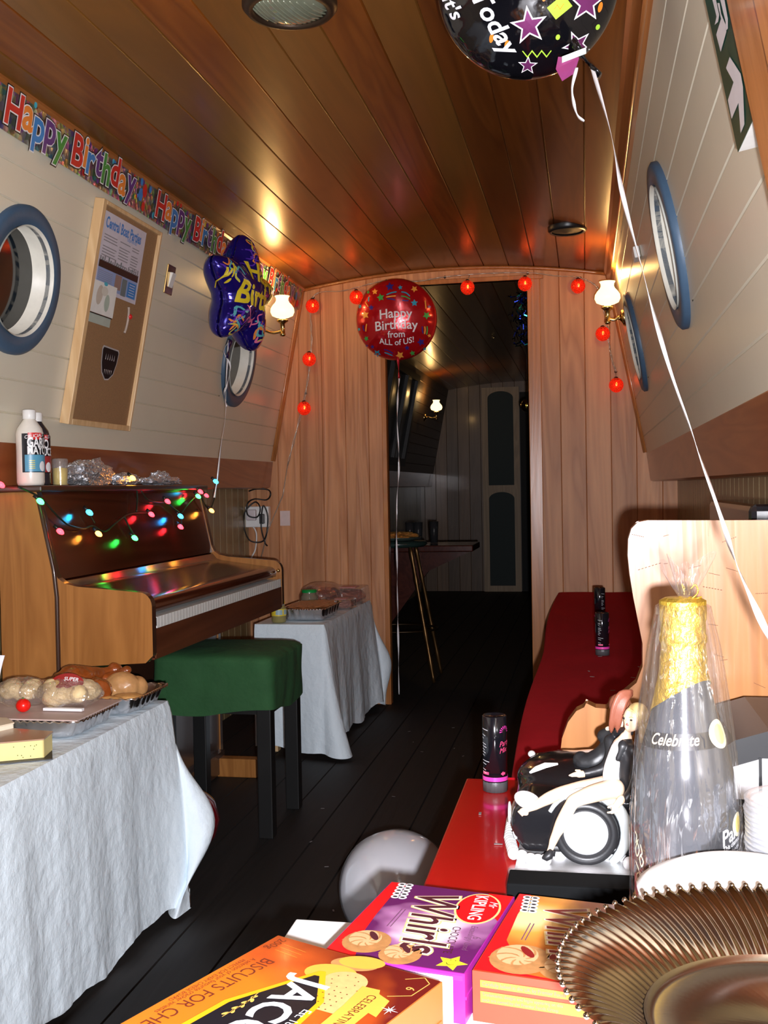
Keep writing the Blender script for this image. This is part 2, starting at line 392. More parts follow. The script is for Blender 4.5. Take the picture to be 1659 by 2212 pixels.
for side, nm in ((-1, 'left'), (1, 'right')):
    if side < 0: PORTS[-1] = PORTS[-1][:2]
    side_wall(side, 'wall_' + nm)
    # gunwale board and underside
    mb = MB(); xb = wall_x(1.22, side)
    extrude_y([(xb, 1.222), (xb + side * .0, 1.218), (xb + side * .016, 1.092), (xb + side * .03, 1.087), (side * 1.06 + XC, 1.087), (side * 1.06 + XC, 1.10)], Y0, YF, 0, mb)
    struct('trim_gunwale_' + nm, mb, M['bandwood'])
    mb = MB(); X_ = XC + side * 1.058
    mb.sheet(lambda u, v: (X_, Y0 + (YF - Y0) * u, 1.09 * v), 2, 2, 0, smooth=False)
    pr = grooved(lambda t, d: (X_ + side * d, t), Y0, YF, .09, 0, .003, .005); n = len(pr)
    mb = MB(); mb.add([(x, y, 0) for x, y in pr] + [(x, y, 1.092) for x, y in pr], [(i, i + 1, n + i + 1, n + i) for i in range(n - 1)], 0, False)
    struct('wall_lower_' + nm, mb, M['slat'])
    # trim between wall and ceiling, bead along it
    mb = MB(); zt = 2.085; x0 = wall_x(2.075, side); x1 = wall_x(1.985 if side > 0 else 2.06, side)
    zb = 1.985 if side > 0 else 2.06
    extrude_y([(x0 - side * .02, 2.10), (x0 - side * .022, 2.078), (x0 - side * .012, 2.07), (x1 - side * .014, zb + .01), (x1 - side * .012, zb), (x1 + side * .004, zb)], Y0, YE, 0, mb)
    if side > 0: mb.tube([(x1 - .014, Y0, zb + .004), (x1 - .014, YE, zb + .004)], .006, 8)
    struct('trim_cornice_' + nm, mb, M['trimwood'])
    # upright bead where the painted boards meet the bulkhead
    mb = MB()
    for k, (dy, r) in enumerate(((.012, .012), (.034, .008))):
        mb.tube([(wall_x(z, side) - side * .004, YE - dy, z) for z in (1.225, 1.6, 2.0, 2.07)], r, 8)
    struct('trim_bead_' + nm, mb, M['trimz'])
    # far cabin sides
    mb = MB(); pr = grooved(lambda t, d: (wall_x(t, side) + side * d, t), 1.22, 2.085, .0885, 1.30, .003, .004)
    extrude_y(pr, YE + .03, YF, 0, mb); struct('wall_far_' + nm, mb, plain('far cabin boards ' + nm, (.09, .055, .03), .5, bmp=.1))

# end bulkhead with door opening
DX0, DX1, DZ = -.976, -.252, 2.072
def bulk(mb, y, x0, x1, zlo, pitch, phase, zhi=None, m=0, th=.03):
    pr = grooved(lambda t, d: (t, y + d), x0, x1, pitch, phase, .0025, .005); n = len(pr)
    def zh(x): return zhi if zhi else min(ceil_z(x), 2.2)
    def lim(x, z):                    # follow the tumblehome outline
        return z
    lo = [(x, yy, zlo) for x, yy in pr]; hi = []
    for x, yy in pr:
        z = zh(min(max(x, -1.382), .118))
        hi.append((x, yy, z))
    mb.add(lo + hi, [(i, i + 1, n + i + 1, n + i) for i in range(n - 1)], m, False)
mb = MB()
bulk(mb, YE, -1.69, DX0, 0, .118, .005); bulk(mb, YE, DX1, .428, 0, .118, .005); bulk(mb, YE, DX0, DX1, DZ, 2, 3)
bulk(mb, YE + .03, -1.69, DX0, 0, .118, .005); bulk(mb, YE + .03, DX1, .428, 0, .118, .005); bulk(mb, YE + .03, DX0, DX1, DZ, 2, 3)
mb.box((DX0 - .001, YE + .015, DZ / 2), (.002, .03, DZ)); mb.box((DX1 + .001, YE + .015, DZ / 2), (.002, .03, DZ)); mb.box(((DX0 + DX1) / 2, YE + .015, DZ), (DX1 - DX0, .03, .002))
struct('wall_back', mb, M['endwood'])
mb = MB()
for xa, xb_ in ((DX0 - .012, DX0 + .012), (DX1 - .012, DX1 + .050)):
    mb.box(((xa + xb_) / 2, YE + .012, DZ / 2), (xb_ - xa, .048, DZ))
mb.box(((DX0 + DX1) / 2 + .02, YE + .012, DZ + .010), (DX1 - DX0 + .09, .048, .022))
struct('trim_door_frame', mb, M['trimz'], bevel=.003)
mb = MB()
mb.tube([(x, YE - .008, ceil_z(x) - .008) for x in [-1.38 + 1.49 * k / 24 for k in range(25)]], .009, 8)
struct('trim_bulkhead_top', mb, M['trimwood'])
# far bulkhead
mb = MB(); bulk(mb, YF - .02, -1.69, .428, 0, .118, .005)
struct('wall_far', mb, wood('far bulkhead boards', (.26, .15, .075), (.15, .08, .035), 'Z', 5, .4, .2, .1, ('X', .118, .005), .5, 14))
mb = MB(); mb.sheet(lambda u, v: (-1.72 + 2.18 * u, Y0, 2.2 * v), 2, 2, 0, smooth=False); struct('wall_front', mb, M['endwood'])

# portholes: window_n > ring, lining, glass
wn_ = 0
for side in (-1, 1):
    for (py, pz) in PORTS[side]:
        if py > 5.2: continue
        wn_ += 1
        base = Vector((wall_x(pz, side), py, pz)); nrm = Vector((-side * .985, 0, -.196 * 1.0)).normalized()
        if side > 0: nrm = Vector((-.98, 0, -.19)).normalized()
        else: nrm = Vector((.98, 0, -.19)).normalized()
        t = thing('window_%d' % wn_, None, None, base); t['kind'] = 'structure'
        if wn_ >= 0: t['label'] = ['round porthole beside the cork noticeboard', 'round porthole behind the star balloon', 'large round porthole high on the right wall', 'round porthole under the right wall lamp', ''][wn_ - 1] if wn_ < 5 else 'round porthole near the hatch'
        mb = MB(); mb.lathe([(RI, -.002), (RI, .010), (RI + .005, .016), (RO - .008, .017), (RO, .011), (RO, -.002)], base, nrm, 64); mb.build('ring', M['blue'], t)
        mb = MB(); mb.lathe([(RI + .004, .02), (RI, .016), (RI, -.042), (RI - .004, -.044)], base, nrm, 64)
        mb.build('lining', M['cream'], t)
        mb = MB(); mb.lathe([(RI + .004, -.043), (.0001, -.043)], base, nrm, 64); mb.build('glass', M['blackglass'], t)
# ---------------------------------------------------------------- things fixed to the walls
def LW(y, z, off=0.0): return Vector((wall_x(z, -1) + off * .98, y, z - off * .19))
def RW(y, z, off=0.0): return Vector((wall_x(z, 1) - off * .98, y, z - off * .19))
COLS = {'red': plain('print red', (.62, .02, .02), .3), 'orange': plain('print orange', (.85, .25, .04), .3), 'blue': plain('print blue', (.02, .22, .60), .3),
        'purple': plain('print purple', (.10, .03, .22), .3), 'green': plain('print green', (.04, .28, .05), .3), 'black': plain('print black', (.006, .006, .01), .3),
        'white': plain('print white', (.85, .85, .87), .35), 'yellow': plain('print yellow', (.85, .65, .05), .3), 'grey': plain('print grey', (.25, .25, .28), .5),
        'pink': plain('print pink', (.85, .20, .35), .3), 'cyan': plain('print cyan', (.05, .45, .60), .3), 'gold': plain('print gold', (.80, .50, .12), .3, .5)}
def holo(name, base=(.28, .25, .26)):
    m, nt, bs = newmat(name); v = coords(nt); vo = nt.nodes.new('ShaderNodeTexVoronoi'); vo.inputs['Scale'].default_value = 60; nt.links.new(v, vo.inputs['Vector'])
    hs = mix_rgb(nt, .45, base, vo.outputs['Color']); nt.links.new(hs, bs.inputs['Base Color']); bs.inputs['Metallic'].default_value = .75; bs.inputs['Roughness'].default_value = .3
    bump(nt, bs, vo.outputs['Distance'], .6, .004); return m
M['holo'] = holo('holographic foil')

def letters(mb, txt, fn, size, cols, widths=(.0, .03, .055), sx=1.0, layer=.0007, rise=0.0, total=None, mats=None):
    """each character: black edge, white edge, coloured face"""
    adv = []
    for ch in txt:
        if ch == ' ': adv.append((0, .28)); continue
        vs_, _ = text_mesh(ch, 1.0, align='LEFT'); xs = [p[0] for p in vs_]; adv.append((min(xs), max(xs) - min(xs) + .075))
    tot = sum(a[1] for a in adv) * size; k = total / tot if total else sx; x = 0; ci = 0
    for i, ch in enumerate(txt):
        x0, wd = adv[i]
        if ch != ' ':
            dy = rise * size * (1 if i % 2 else -1)
            for L, (off, mi) in enumerate(zip(widths[::-1], ('b', 'w', cols[ci % len(cols)]))):
                mm = {'b': 0, 'w': 1}.get(mi, mi)
                vs_, fs = text_mesh(ch, 1.0, offset=off, align='LEFT')
                mb.add([fn((x + (px - x0) * size) * k, py * size + dy, layer * (L + 1)) for px, py in vs_], fs, mm, False)
            ci += 1
        x += wd * size

# happy birthday banner along the top of the left wall
mb = MB()
def ban(u, v):
    y = 2.15 + 3.0 * u; return LW(y, 1.974 + .112 * v, .014 + .004 * sin(u * 40) * (1 - v))
mb.sheet(ban, 120, 4, 0)
bm_ = ['', '']; MATB = [M['holo'], COLS['black'], COLS['white'], COLS['red'], COLS['orange'], COLS['blue'], COLS['purple'], COLS['green'], COLS['yellow'], COLS['cyan']]
def letters_shift(mb, txt, fn, size, seq, **k):
    t = MB(); letters(t, txt, fn, size, seq, **k); b = len(mb.v); mb.v += t.v
    for f, m_, s_ in zip(t.f, t.m, t.sm): mb.f.append([b + i for i in f]); mb.m.append(m_ + 1); mb.sm.append(s_)
SEQ = [2, 3, 4, 5, 6, 2, 3, 4, 5, 6, 2, 3, 5]
rnd = random.Random(3)
for k in range(4):
    y0 = 2.40 + k * .925
    if y0 > 5: continue
    tot = .755
    if y0 + tot > 5.13: tot = 5.12 - y0
    for j in range(26):
        a = rnd.uniform(-.16, .80); b = rnd.choice([rnd.uniform(.01, .03), rnd.uniform(.085, .102)]) if 0 < a < .74 else rnd.uniform(.015, .10); r = rnd.uniform(.004, .011)
        yy = y0 + a
        if not 2.2 < yy < 5.1: continue
        mb.add([LW(yy + r * cos(q) * .9, 1.974 + b + r * sin(q), .0195) for q in [2 * PI * i / 14 for i in range(14)]], [list(range(14))], rnd.choice([3, 4, 5, 6, 7, 8, 9, 2]), False)
    for a, b, r, c_ in ((.80, .052, .020, 5), (.83, .022, .015, 3), (-.10, .07, .021, 3), (-.13, .09, .012, 5)):
        yy = y0 + a
        if 2.2 < yy < 5.1: mb.add([LW(yy + r * cos(q) * .8, 1.974 + b + r * sin(q), .020) for q in [2 * PI * i / 18 for i in range(18)]], [list(range(18))], c_, False)
    letters_shift(mb, 'Happy Birthday', lambda a, b, h, y0=y0: LW(y0 + a, 1.998 + b * .98, .0205 + h), .118, SEQ, total=tot, rise=.05, widths=(.026, .052, .080))
o = mb.build('banner', MATB, loc=(-1.39, 3.6, 2.03)); tag(o, 'shiny Happy Birthday banner along the top of the left wall', 'banner')

# cork noticeboard with poster, card and sticker
CY0, CY1, CZ0, CZ1 = 2.945, 3.385, 1.29, 1.95
M['cork'] = plain('cork', (.30, .165, .075), .8, noise_amt=.35, nscale=260, bmp=.3, bscale=300)
t = thing('noticeboard', 'tall cork noticeboard in a pale pine frame on the left wall', 'noticeboard', LW((CY0 + CY1) / 2, CZ0, 0))
def slab(mb, y0, y1, z0, z1, a, b, m=0, W=LW):
    pts = [W(y, z, o_) for o_ in (a, b) for y, z in ((y0, z0), (y1, z0), (y1, z1), (y0, z1))]
    mb.add(pts, [(3, 2, 1, 0), (4, 5, 6, 7), (0, 1, 5, 4), (1, 2, 6, 5), (2, 3, 7, 6), (3, 0, 4, 7)], m, False)
mb = MB(); slab(mb, CY0 + .01, CY1 - .01, CZ0 + .01, CZ1 - .01, .002, .020); mb.build('cork_panel', M['cork'], t)
mb = MB()
for y0, y1, z0, z1 in ((CY0, CY0 + .022, CZ0, CZ1), (CY1 - .012, CY1, CZ0, CZ1), (CY0 + .022, CY1 - .012, CZ0, CZ0 + .018), (CY0 + .022, CY1 - .012, CZ1 - .012, CZ1)): slab(mb, y0, y1, z0, z1, .001, .032)
mb.build('frame', M['palewood'], t, bevel=.002)
mb = MB(); slab(mb, 2.985, 3.285, 1.695, 1.925, .0205, .0212, 0)
PM = [plain('poster paper', (.62, .60, .68), .35), COLS['blue'], COLS['grey'], COLS['black'], plain('poster pale blue', (.25, .35, .60), .4), plain('poster photo brown', (.30, .20, .17), .4), plain('poster photo green', (.14, .19, .20), .4)]
def pl(a, b, h=0): return LW(2.985 + a, 1.695 + b, .0216 + h)
mb.text('Central Boat Parties', .044, lambda x, y: pl(.014 + x, .186 + y), 1, align='LEFT', sx=.70, offset=.03)
mb.text('Experiences', .018, lambda x, y: pl(.17 + x, .176 + y), 1, align='LEFT', sx=.8)
for i in range(9):
    for j, (a, b) in enumerate(((.015, .12), (.125, .21), (.215, .28))):
        if rnd.random() < .85: mb.add([pl(a, .163 - i * .0085), pl(b - rnd.uniform(0, .03), .163 - i * .0085), pl(b - .012, .166 - i * .0085), pl(a, .166 - i * .0085)], [(0, 1, 2, 3)], 2, False)
def rect(mb, fn, a0, b0, a1, b1, m, h=0.0): mb.add([fn(a0, b0, h), fn(a1, b0, h), fn(a1, b1, h), fn(a0, b1, h)], [(0, 1, 2, 3)], m, False)
rect(mb, pl, .008, .068, .29, .090, 3)
for i in range(20):
    a = .01 + i * .014; rect(mb, pl, a, .088, a + .009, .090 + rnd.uniform(.002, .018), rnd.choice([2, 6]), .0001)
rect(mb, pl, .008, .012, .29, .068, 4); rect(mb, pl, .13, .022, .175, .066, 5, .0004); rect(mb, pl, .180, .010, .215, .062, 6, .0004); rect(mb, pl, .225, .014, .285, .06, 1, .0004)
for i in range(5): rect(mb, pl, .235, .020 + i * .008, .275, .022 + i * .008, 0, .0008)
for i in range(8): rect(mb, pl, .014, .02 + i * .0055, .11, .0215 + i * .0055, 2, .0004)
o = mb.build('poster', PM, loc=LW(3.13, 1.81, .021)); tag(o, 'Central Boat Parties poster pinned to the cork noticeboard', 'poster')
mb = MB(); slab(mb, 2.98, 3.135, 1.628, 1.722, .0225, .024, 0); slab(mb, 2.98, 3.128, 1.598, 1.626, .0215, .0222, 1)
def cl(a, b, h=0): return LW(2.98 + a, 1.598 + b, .0244 + h)
mb.add([cl(x, y) for x, y in ell(.045, .085, .020, .030, 18, -.2)], [list(range(18))], 2, False); mb.add([cl(x, y) for x, y in ell(.100, .068, .017, .026, 18)], [list(range(18))], 3, False)
mb.add([cl(x, y, .0002) for x, y in ell(.075, .100, .022, .014, 18)], [list(range(18))], 4, False); rect(mb, cl, .0, .026, .15, .029, 5); mb.add([cl(x, y, .0003) for x, y in ell(.075, .122, .013, .006, 14)], [list(range(14))], 6, False)
o = mb.build('card', [plain('card white', (.80, .80, .76), .5), plain('card pale green', (.42, .48, .42), .5), plain('card beige', (.55, .48, .40), .6), plain('card sage', (.42, .50, .42), .6), plain('card blush', (.66, .63, .55), .6), COLS['black'], COLS['cyan']], loc=LW(3.06, 1.66, .022))
tag(o, 'small white greeting card taped over the lower left of the poster', 'card')
mb = MB()
def sk(a, b, h=0): return LW(3.165 + a, 1.49 + b, .0215 + h)
outl = [(-.056, .04), (-.05, .048), (.05, .045), (.056, .038), (.052, .005), (.038, -.028), (.012, -.045), (-.012, -.047), (-.038, -.028), (-.05, .0)]
mb.add([sk(x * 1.1, y * 1.1) for x, y in outl], [list(range(10))], 1, False); mb.add([sk(x, y, .0006) for x, y in outl], [list(range(10))], 0, False)
for i in range(5):
    a = -.030 + i * .015; mb.add([sk(a - .003, .012, .001), sk(a + .003, .012, .001), sk(a + .001, .032, .001)], [(0, 1, 2)], 1, False); mb.add([sk(a * .8 - .003, -.018, .001), sk(a * .8 + .003, -.018, .001), sk(a * .8, -.034, .001)], [(0, 1, 2)], 1, False)
o = mb.build('sticker', [COLS['black'], plain('sticker line', (.45, .42, .42), .5)], loc=sk(0, 0)); tag(o, 'black jagged mouth sticker low on the cork noticeboard', 'sticker')
mb = MB(); mb.tube([LW(3.235 + .010 * sin(q), 1.655 + .025 * cos(q) - .01 * q, .024) for q in [i * .4 for i in range(9)]], .004, 8); mb.sphere(LW(3.25, 1.652, .026), .009, 1, 12, 8)
o = mb.build('hook', [plain('faded putty', (.42, .33, .27), .6), COLS['red']], loc=LW(3.235, 1.655, .024)); tag(o, 'small looped hook with a red tip on the cork noticeboard', 'hook')

# light switch
sw = thing('light_switch', 'brass light switch with a white rocker on the left wall', 'light switch', LW(3.565, 1.825, 0))
mb = MB(); slab(mb, 3.53, 3.60, 1.775, 1.875, .001, .007); mb.build('switch_plate', M['brass'], sw, bevel=.003)
mb = MB(); mb.add([LW(3.552, 1.80, .007), LW(3.585, 1.80, .007), LW(3.585, 1.85, .007), LW(3.552, 1.85, .007), LW(3.552, 1.80, .010), LW(3.585, 1.80, .010), LW(3.585, 1.85, .018), LW(3.552, 1.85, .018)], [(4, 5, 6, 7), (0, 1, 5, 4), (1, 2, 6, 5), (2, 3, 7, 6), (3, 0, 4, 7)], 0, False); mb.build('rocker', M['whiteplastic'], sw)

# wall lamps
M['opal'] = emis('lit opal glass', (1.0, .70, .32), 2.6)
def sconce(base, side, reach, label, energy, drop=.10, sc=1.0):
    """base: centre of the shade"""
    c = Vector(base); t = thing('wall_lamp', label, 'wall lamp', c - Vector((0, 0, drop)), 'brass wall lamps with glass shades')
    mb = MB(); mb.lathe([(.0001, -.055), (.012, -.055), (.014, -.045), (.028, -.042), (.046, -.034), (.053, -.018), (.051, -.002), (.042, .012), (.031, .024), (.027, .034), (.028, .044), (.033, .052), (.031, .052), (.025, .044), (.024, .034)], c, (0, 0, 1), 40)
    mb.build('lamp_shade', M['opal'], t)
    mb = MB(); b = c - Vector((0, 0, .056)); wx = Vector((side * reach, 0, -.02))
    mb.lathe([(.0001, .004), (.024, .004), (.026, -.002), (.016, -.010), (.010, -.014), (.010, -.055), (.013, -.058), (.010, -.068), (.0001, -.070)], b, (0, 0, 1), 24)
    mb.build('lamp_holder', M['brass'], t)
    mb = MB(); mb.tube(smooth_path([b + Vector((0, 0, -.045)), b + Vector((side * reach * .4, 0, -.052)), b + Vector((side * reach * .75, 0, -.040)), b + Vector((side * reach, 0, -.045))]), .006, 10); mb.build('arm', M['brass'], t)
    mb = MB(); p = b + Vector((side * reach, 0, -.045)); mb.lathe([(.0001, .016), (.012, .016), (.018, .010), (.030, .008), (.036, .002), (.036, -.004)], p, (-side, 0, -.19), 28); mb.sphere(p + Vector((-side * .016, 0, 0)), .009)
    mb.build('back_plate', M['brass'], t)
    point_light('lamp_bulb', c + Vector((0, 0, .062)), energy, (1.0, .58, .20), .02)
    return t
sconce((-1.303, 4.55, 1.880), -1, .112, 'lit brass wall lamp on the left wall beside the star balloon', 4.2)
sconce((.100, 4.55, 1.868), 1, .064, 'lit brass wall lamp on the right wall above the round porthole', 4.2)

# string of red glass lanterns on the bulkhead
M['lantern'] = None
m, nt, bs = newmat('red crackle glass'); nt.nodes.remove(bs); out = nt.nodes['Material Output']
vo = nt.nodes.new('ShaderNodeTexVoronoi'); vo.feature = 'DISTANCE_TO_EDGE'; vo.inputs['Scale'].default_value = 85; nt.links.new(coords(nt), vo.inputs['Vector'])
edge = mathn(nt, 'LESS_THAN', vo.outputs['Distance'], .09)
tr = nt.nodes.new('ShaderNodeBsdfTransparent'); tr.inputs[0].default_value = (1, .16, .06, 1)
gl = nt.nodes.new('ShaderNodeBsdfPrincipled'); gl.inputs['Base Color'].default_value = (.75, .03, .01, 1); gl.inputs['Roughness'].default_value = .15; gl.inputs['Emission Color'].default_value = (1, .06, .015, 1); gl.inputs['Emission Strength'].default_value = .28
mx = nt.nodes.new('ShaderNodeMixShader'); nt.links.new(mathn(nt, 'ADD', mathn(nt, 'MULTIPLY', edge, .55), .38), mx.inputs[0]); nt.links.new(tr.outputs[0], mx.inputs[1]); nt.links.new(gl.outputs[0], mx.inputs[2]); nt.links.new(mx.outputs[0], out.inputs[0]); M['lantern'] = m
M['hotbulb'] = emis('lantern filament', (1.0, .45, .12), 16)
M['clearwire'] = plain('clear twisted wire', (.45, .36, .28), .2, .3)
balls = [(-1.37, 1.482), (-1.339, 1.724), (-1.317, 1.986), (-1.094, 2.018), (-.546, 2.037), (-.271, 2.04), (-.022, 2.016), (.089, 1.786), (.148, 1.543)]
YL = YE - .060
t = thing('lantern_string', 'string of lit red glass ball lanterns pinned across the wooden bulkhead', 'string lights', (-.6, YL, 2.08))
pins = [(-1.47, 1.20), (-1.37, 1.56), (-1.335, 1.80), (-1.322, 2.035), (-1.16, 2.06), (-.95, 2.098), (-.80, 2.085), (-.66, 2.10), (-.46, 2.105), (-.26, 2.098), (-.12, 2.075), (-.01, 2.060), (.075, 2.0), (.105, 1.86), (.125, 1.70), (.148, 1.61)]
mb = MB(); path = smooth_path([(x, YE - .030, z) for x, z in pins], 8)
for q in range(2): mb.tube([p + Vector((.004 * sin(i * 1.4 + PI * q), .004 * cos(i * 1.4 + PI * q), 0)) for i, p in enumerate(path)], .0022, 5)
mb.tube([(-1.47, YE - .03, 1.20), (-1.50, YE - .02, 1.05), (-1.58, YE - .02, .88), (-1.62, YE - .02, .74)], .003, 5)
for (x, z) in balls:
    q = min(path, key=lambda p: (p.x - x) ** 2 + (p.z - z - .03) ** 2); mb.tube([q, (x, YL, z + .03)], .0018, 5)
mb.build('wire', M['clearwire'], t)
for (x, z) in balls:
    mb = MB(); mb.sphere((x, YL, z), (.034, .034, .035), 0, 24, 16); b_ = mb.build('glass_ball', M['lantern'], t)
    mb = MB(); mb.sphere((x + .002, YL, z + .004), (.005, .005, .010), 0, 10, 8); f_ = mb.build('bulb', M['hotbulb'], b_)
    mb = MB(); mb.lathe([(.010, -.004), (.010, .008), (.004, .012), (.0001, .012)], (x, YL, z + .028), (0, 0, 1), 12); mb.build('cap', M['black'], b_)
    point_light('lantern_glow', (x, YL - .04, z), .05, (1, .12, .03), .03)
for i, (x, z) in enumerate(pins[1::2]):
    mb = MB(); mb.sphere((x, YE - .022, z), .007, 0, 10, 6); mb.build('pin', M['black'], t)

# ceiling lamp (unlit bulkhead light) and round black vent
def disc_frame(c, n, prof, mb, m=0, seg=48): return mb.lathe(prof, c, n, seg, m)
cz = ceil_z(-.63)
t = thing('ceiling_light', 'unlit round ceiling light with ribbed glass and dark rim', 'ceiling light', (-.625, 2.29, cz))
mb = MB(); mb.lathe([(.105, .0), (.105, -.012), (.096, -.022), (.082, -.024), (.080, -.014)], (-.625, 2.29, cz), (0, 0, 1), 48); mb.build('rim', plain('dark bronze rim', (.05, .03, .018), .4, .6), t)
mb = MB(); mb.lathe([(.082, -.012), (.070, -.022), (.045, -.030), (.0001, -.034)], (-.625, 2.29, cz), (0, 0, 1), 40)
for k in range(-6, 7):
    x = k * .0115; h = math.sqrt(max(.077 ** 2 - x * x, .0004)); mb.tube([(-.625 + x + .35 * (y_), 2.29 + y_, cz - .0335 + .016 * ((x + .35 * y_) ** 2 + y_ * y_) / .0064) for y_ in [h * .82 * (q / 5 - 1) for q in range(11)]], .0022, 6)
mb.build('ribbed_glass', plain('ribbed lamp glass', (.22, .24, .17), .12, .25, spec=.9), t)
cz = ceil_z(-.06) - .002
t = thing('ceiling_vent', 'small round black vent in the ceiling near the bulkhead', 'ceiling vent', (-.058, 4.36, cz))
mb = MB(); mb.lathe([(.078, .004), (.078, -.012), (.070, -.020), (.062, -.018)], (-.058, 4.36, cz), (0, 0, 1), 40); mb.build('rim', M['black'], t)
mb = MB(); mb.lathe([(.064, -.012), (.030, -.016), (.012, -.022), (.0001, -.023)], (-.058, 4.36, cz), (0, 0, 1), 40); mb.build('grille', plain('vent grille', (.015, .015, .016), .5), t)

# socket cluster by the piano, black flex, small white note
t = thing('wall_socket', 'white double socket with plugs low on the wall behind the piano', 'wall socket', (-1.60, YE - .02, .95))
mb = MB(); mb.box((-1.635, YE - .025, .945), (.13, .04, .105)); mb.build('socket_box', M['whiteplastic'], t, bevel=.004)
mb = MB(); mb.box((-1.655, YE - .058, .955), (.05, .03, .055)); mb.build('plug', plain('pale plug', (.65, .58, .60), .4), t, bevel=.006)
mb = MB(); mb.box((-1.60, YE - .058, .935), (.022, .030, .05)); mb.build('adaptor', M['black'], t, bevel=.004)
mb = MB(); mb.tube(smooth_path([(-1.66, YE - .03, .90), (-1.64, YE - .03, .86), (-1.65, YE - .02, .78), (-1.68, YE - .02, .70), (-1.685, YE - .02, .45)], 6), .004, 6); mb.build('mains_lead', M['whiteplastic'], t)
mb = MB(); ks = [(-1.66, 1.075), (-1.62, 1.085), (-1.56, 1.08), (-1.545, 1.055), (-1.57, 1.03), (-1.63, 1.035), (-1.67, 1.01), (-1.665, .955), (-1.62, .945), (-1.60, .99), (-1.63, 1.02), (-1.68, .97), (-1.69, .90), (-1.66, .83), (-1.60, .82), (-1.57, .86), (-1.565, .95), (-1.585, 1.0), (-1.60, .90), (-1.58, .82), (-1.57, .80)]
mb.tube(smooth_path([(x, YE - .075 - .01 * (i % 2), z) for i, (x, z) in enumerate(ks)], 6), .0038, 6)
o = mb.build('cable', M['black'], loc=(-1.62, YE - .07, .95)); tag(o, 'loops of black flex hanging over the wall socket behind the piano', 'cable')
mb = MB(); mb.box((-1.495, YE - .005, .935), (.052, .003, .075)); o = mb.build('note', plain('pinkish note', (.72, .58, .55), .6), loc=(-1.495, YE - .005, .9)); tag(o, 'small blank pale note on the bulkhead right of the socket', 'note')

# green exit sign, near upright beam, little tag
SY = 1.457
t = thing('exit_sign', 'green and white pictogram exit sign high on the right wall', 'sign', RW(1.35, 1.51, 0))
mb = MB(); slab(mb, 1.20, SY, 1.510, 1.86, .004, .029, 0, RW); mb.build('sign_box', M['whiteplastic'], t)
mb = MB(); slab(mb, 1.20, SY, 1.510, 1.86, .029, .0300, 0, RW)
n_ = Vector((-.98, 0, -.19)); P_ = RW(1.45, 1.7, .0312)
def sg(x, y): return onp(1460 + x / 6.146, y / 6.146, P_, n_)
for pts in ([(715, 755), (665, 905), (765, 1090), (690, 1330), (740, 1580), (830, 1365), (860, 1770), (910, 1650), (890, 1150), (860, 980)],
            [(470, -60), (540, 220), (515, 330), (560, 290), (575, 200), (520, -60)], [(550, 40), (600, 250), (535, 460), (595, 690), (670, 420), (660, 330), (600, 180), (580, 40)],
            [(575, -60), (660, 290), (660, 410), (690, 380), (690, 250), (635, -60)]):
    mb.add([sg(x, y) for x, y in pts], [list(range(len(pts)))], 1, False)
mb.build('sign_face', [plain('sign green', (.0, .045, .028), .3), plain('sign white', (.62, .58, .60), .4)], t)
mb = MB(); slab(mb, .98, 1.272, 1.225, 2.08, -.002, .044, 0, RW); slab(mb, .98, 1.09, 1.225, 2.08, .042, .058, 0, RW)
struct('trim_upright_beam', mb, M['trimz'], bevel=.006)
mb = MB(); slab(mb, 3.38, 3.46, 1.775, 1.81, .002, .02, 0, RW); o = mb.build('wall_clip', M['whiteplastic'], loc=RW(3.42, 1.79, 0), bevel=.003); tag(o, 'small white clip on the right wall above the ribbon', 'clip')
# ---------------------------------------------------------------- piano
PK = .96
def px_(X): return X * PK
PN, PFAR = 2.64, 3.888                # near and far faces of the side panels
M['pside'] = wood('piano oak veneer', (.42, .175, .042), (.26, .095, .018), 'Z', 8, .4, .15, .08, None, .3, 10)
M['pdark'] = wood('piano dark gloss', (.085, .016, .006), (.038, .007, .003), 'Y', 4, .16, .5, .03)
M['pedge'] = plain('piano dark edging', (.045, .018, .010), .3, coat=.4)
M['ivory'] = plain('white key', (.80, .80, .76), .25)
t = thing('piano', 'upright piano with dark glossy front and oak sides against the left wall', 'piano', (-1.38, 3.26, 0))
def side_prof():
    p = [(-1.565, .02), (-1.565, 1.082), (-1.452, 1.085), (-1.446, 1.070), (-1.405, .872), (-1.395, .850), (-1.375, .836), (-1.34, .828)]
    p += [(-1.19 + .0, .815)]
    for k in range(1, 7): a = PI / 2 - PI / 2 * k / 6; p.append((-1.165 + .036 * cos(a), .775 + .038 * sin(a)))
    p += [(-1.129, .645), (-1.150, .625), (-1.385, .61), (-1.385, .02)]
    return p
pr = side_prof()
for y0, y1 in ((PN, PN + .026), (PFAR - .026, PFAR)):
    mb = MB(); mb.prism(pr, lambda u, v: (u, y0, v), lambda u, v: (u, y1, v), 0, 1)
    if y0 == PN:
        mb.tube([(-1.446, PN - .002, 1.07), (-1.405, PN - .002, .872), (-1.398, PN - .002, .80), (-1.398, PN - .002, .03)], .007, 6, 1)
    mb.build('side_panel', [M['pside'], M['pedge']], t, bevel=.003)
mb = MB(); mb.box((-1.503, (PN + PFAR) / 2, 1.092), (.150, PFAR - PN + .03, .018)); mb.build('top_lid', M['pedge'], t, bevel=.005)
mb = MB(); mb.prism([(-1.47, 1.082), (-1.452, 1.082), (-1.402, .845), (-1.43, .84)], lambda u, v: (u, PN + .026, v), lambda u, v: (u, PFAR - .026, v)); mb.build('front_panel', M['pdark'], t)
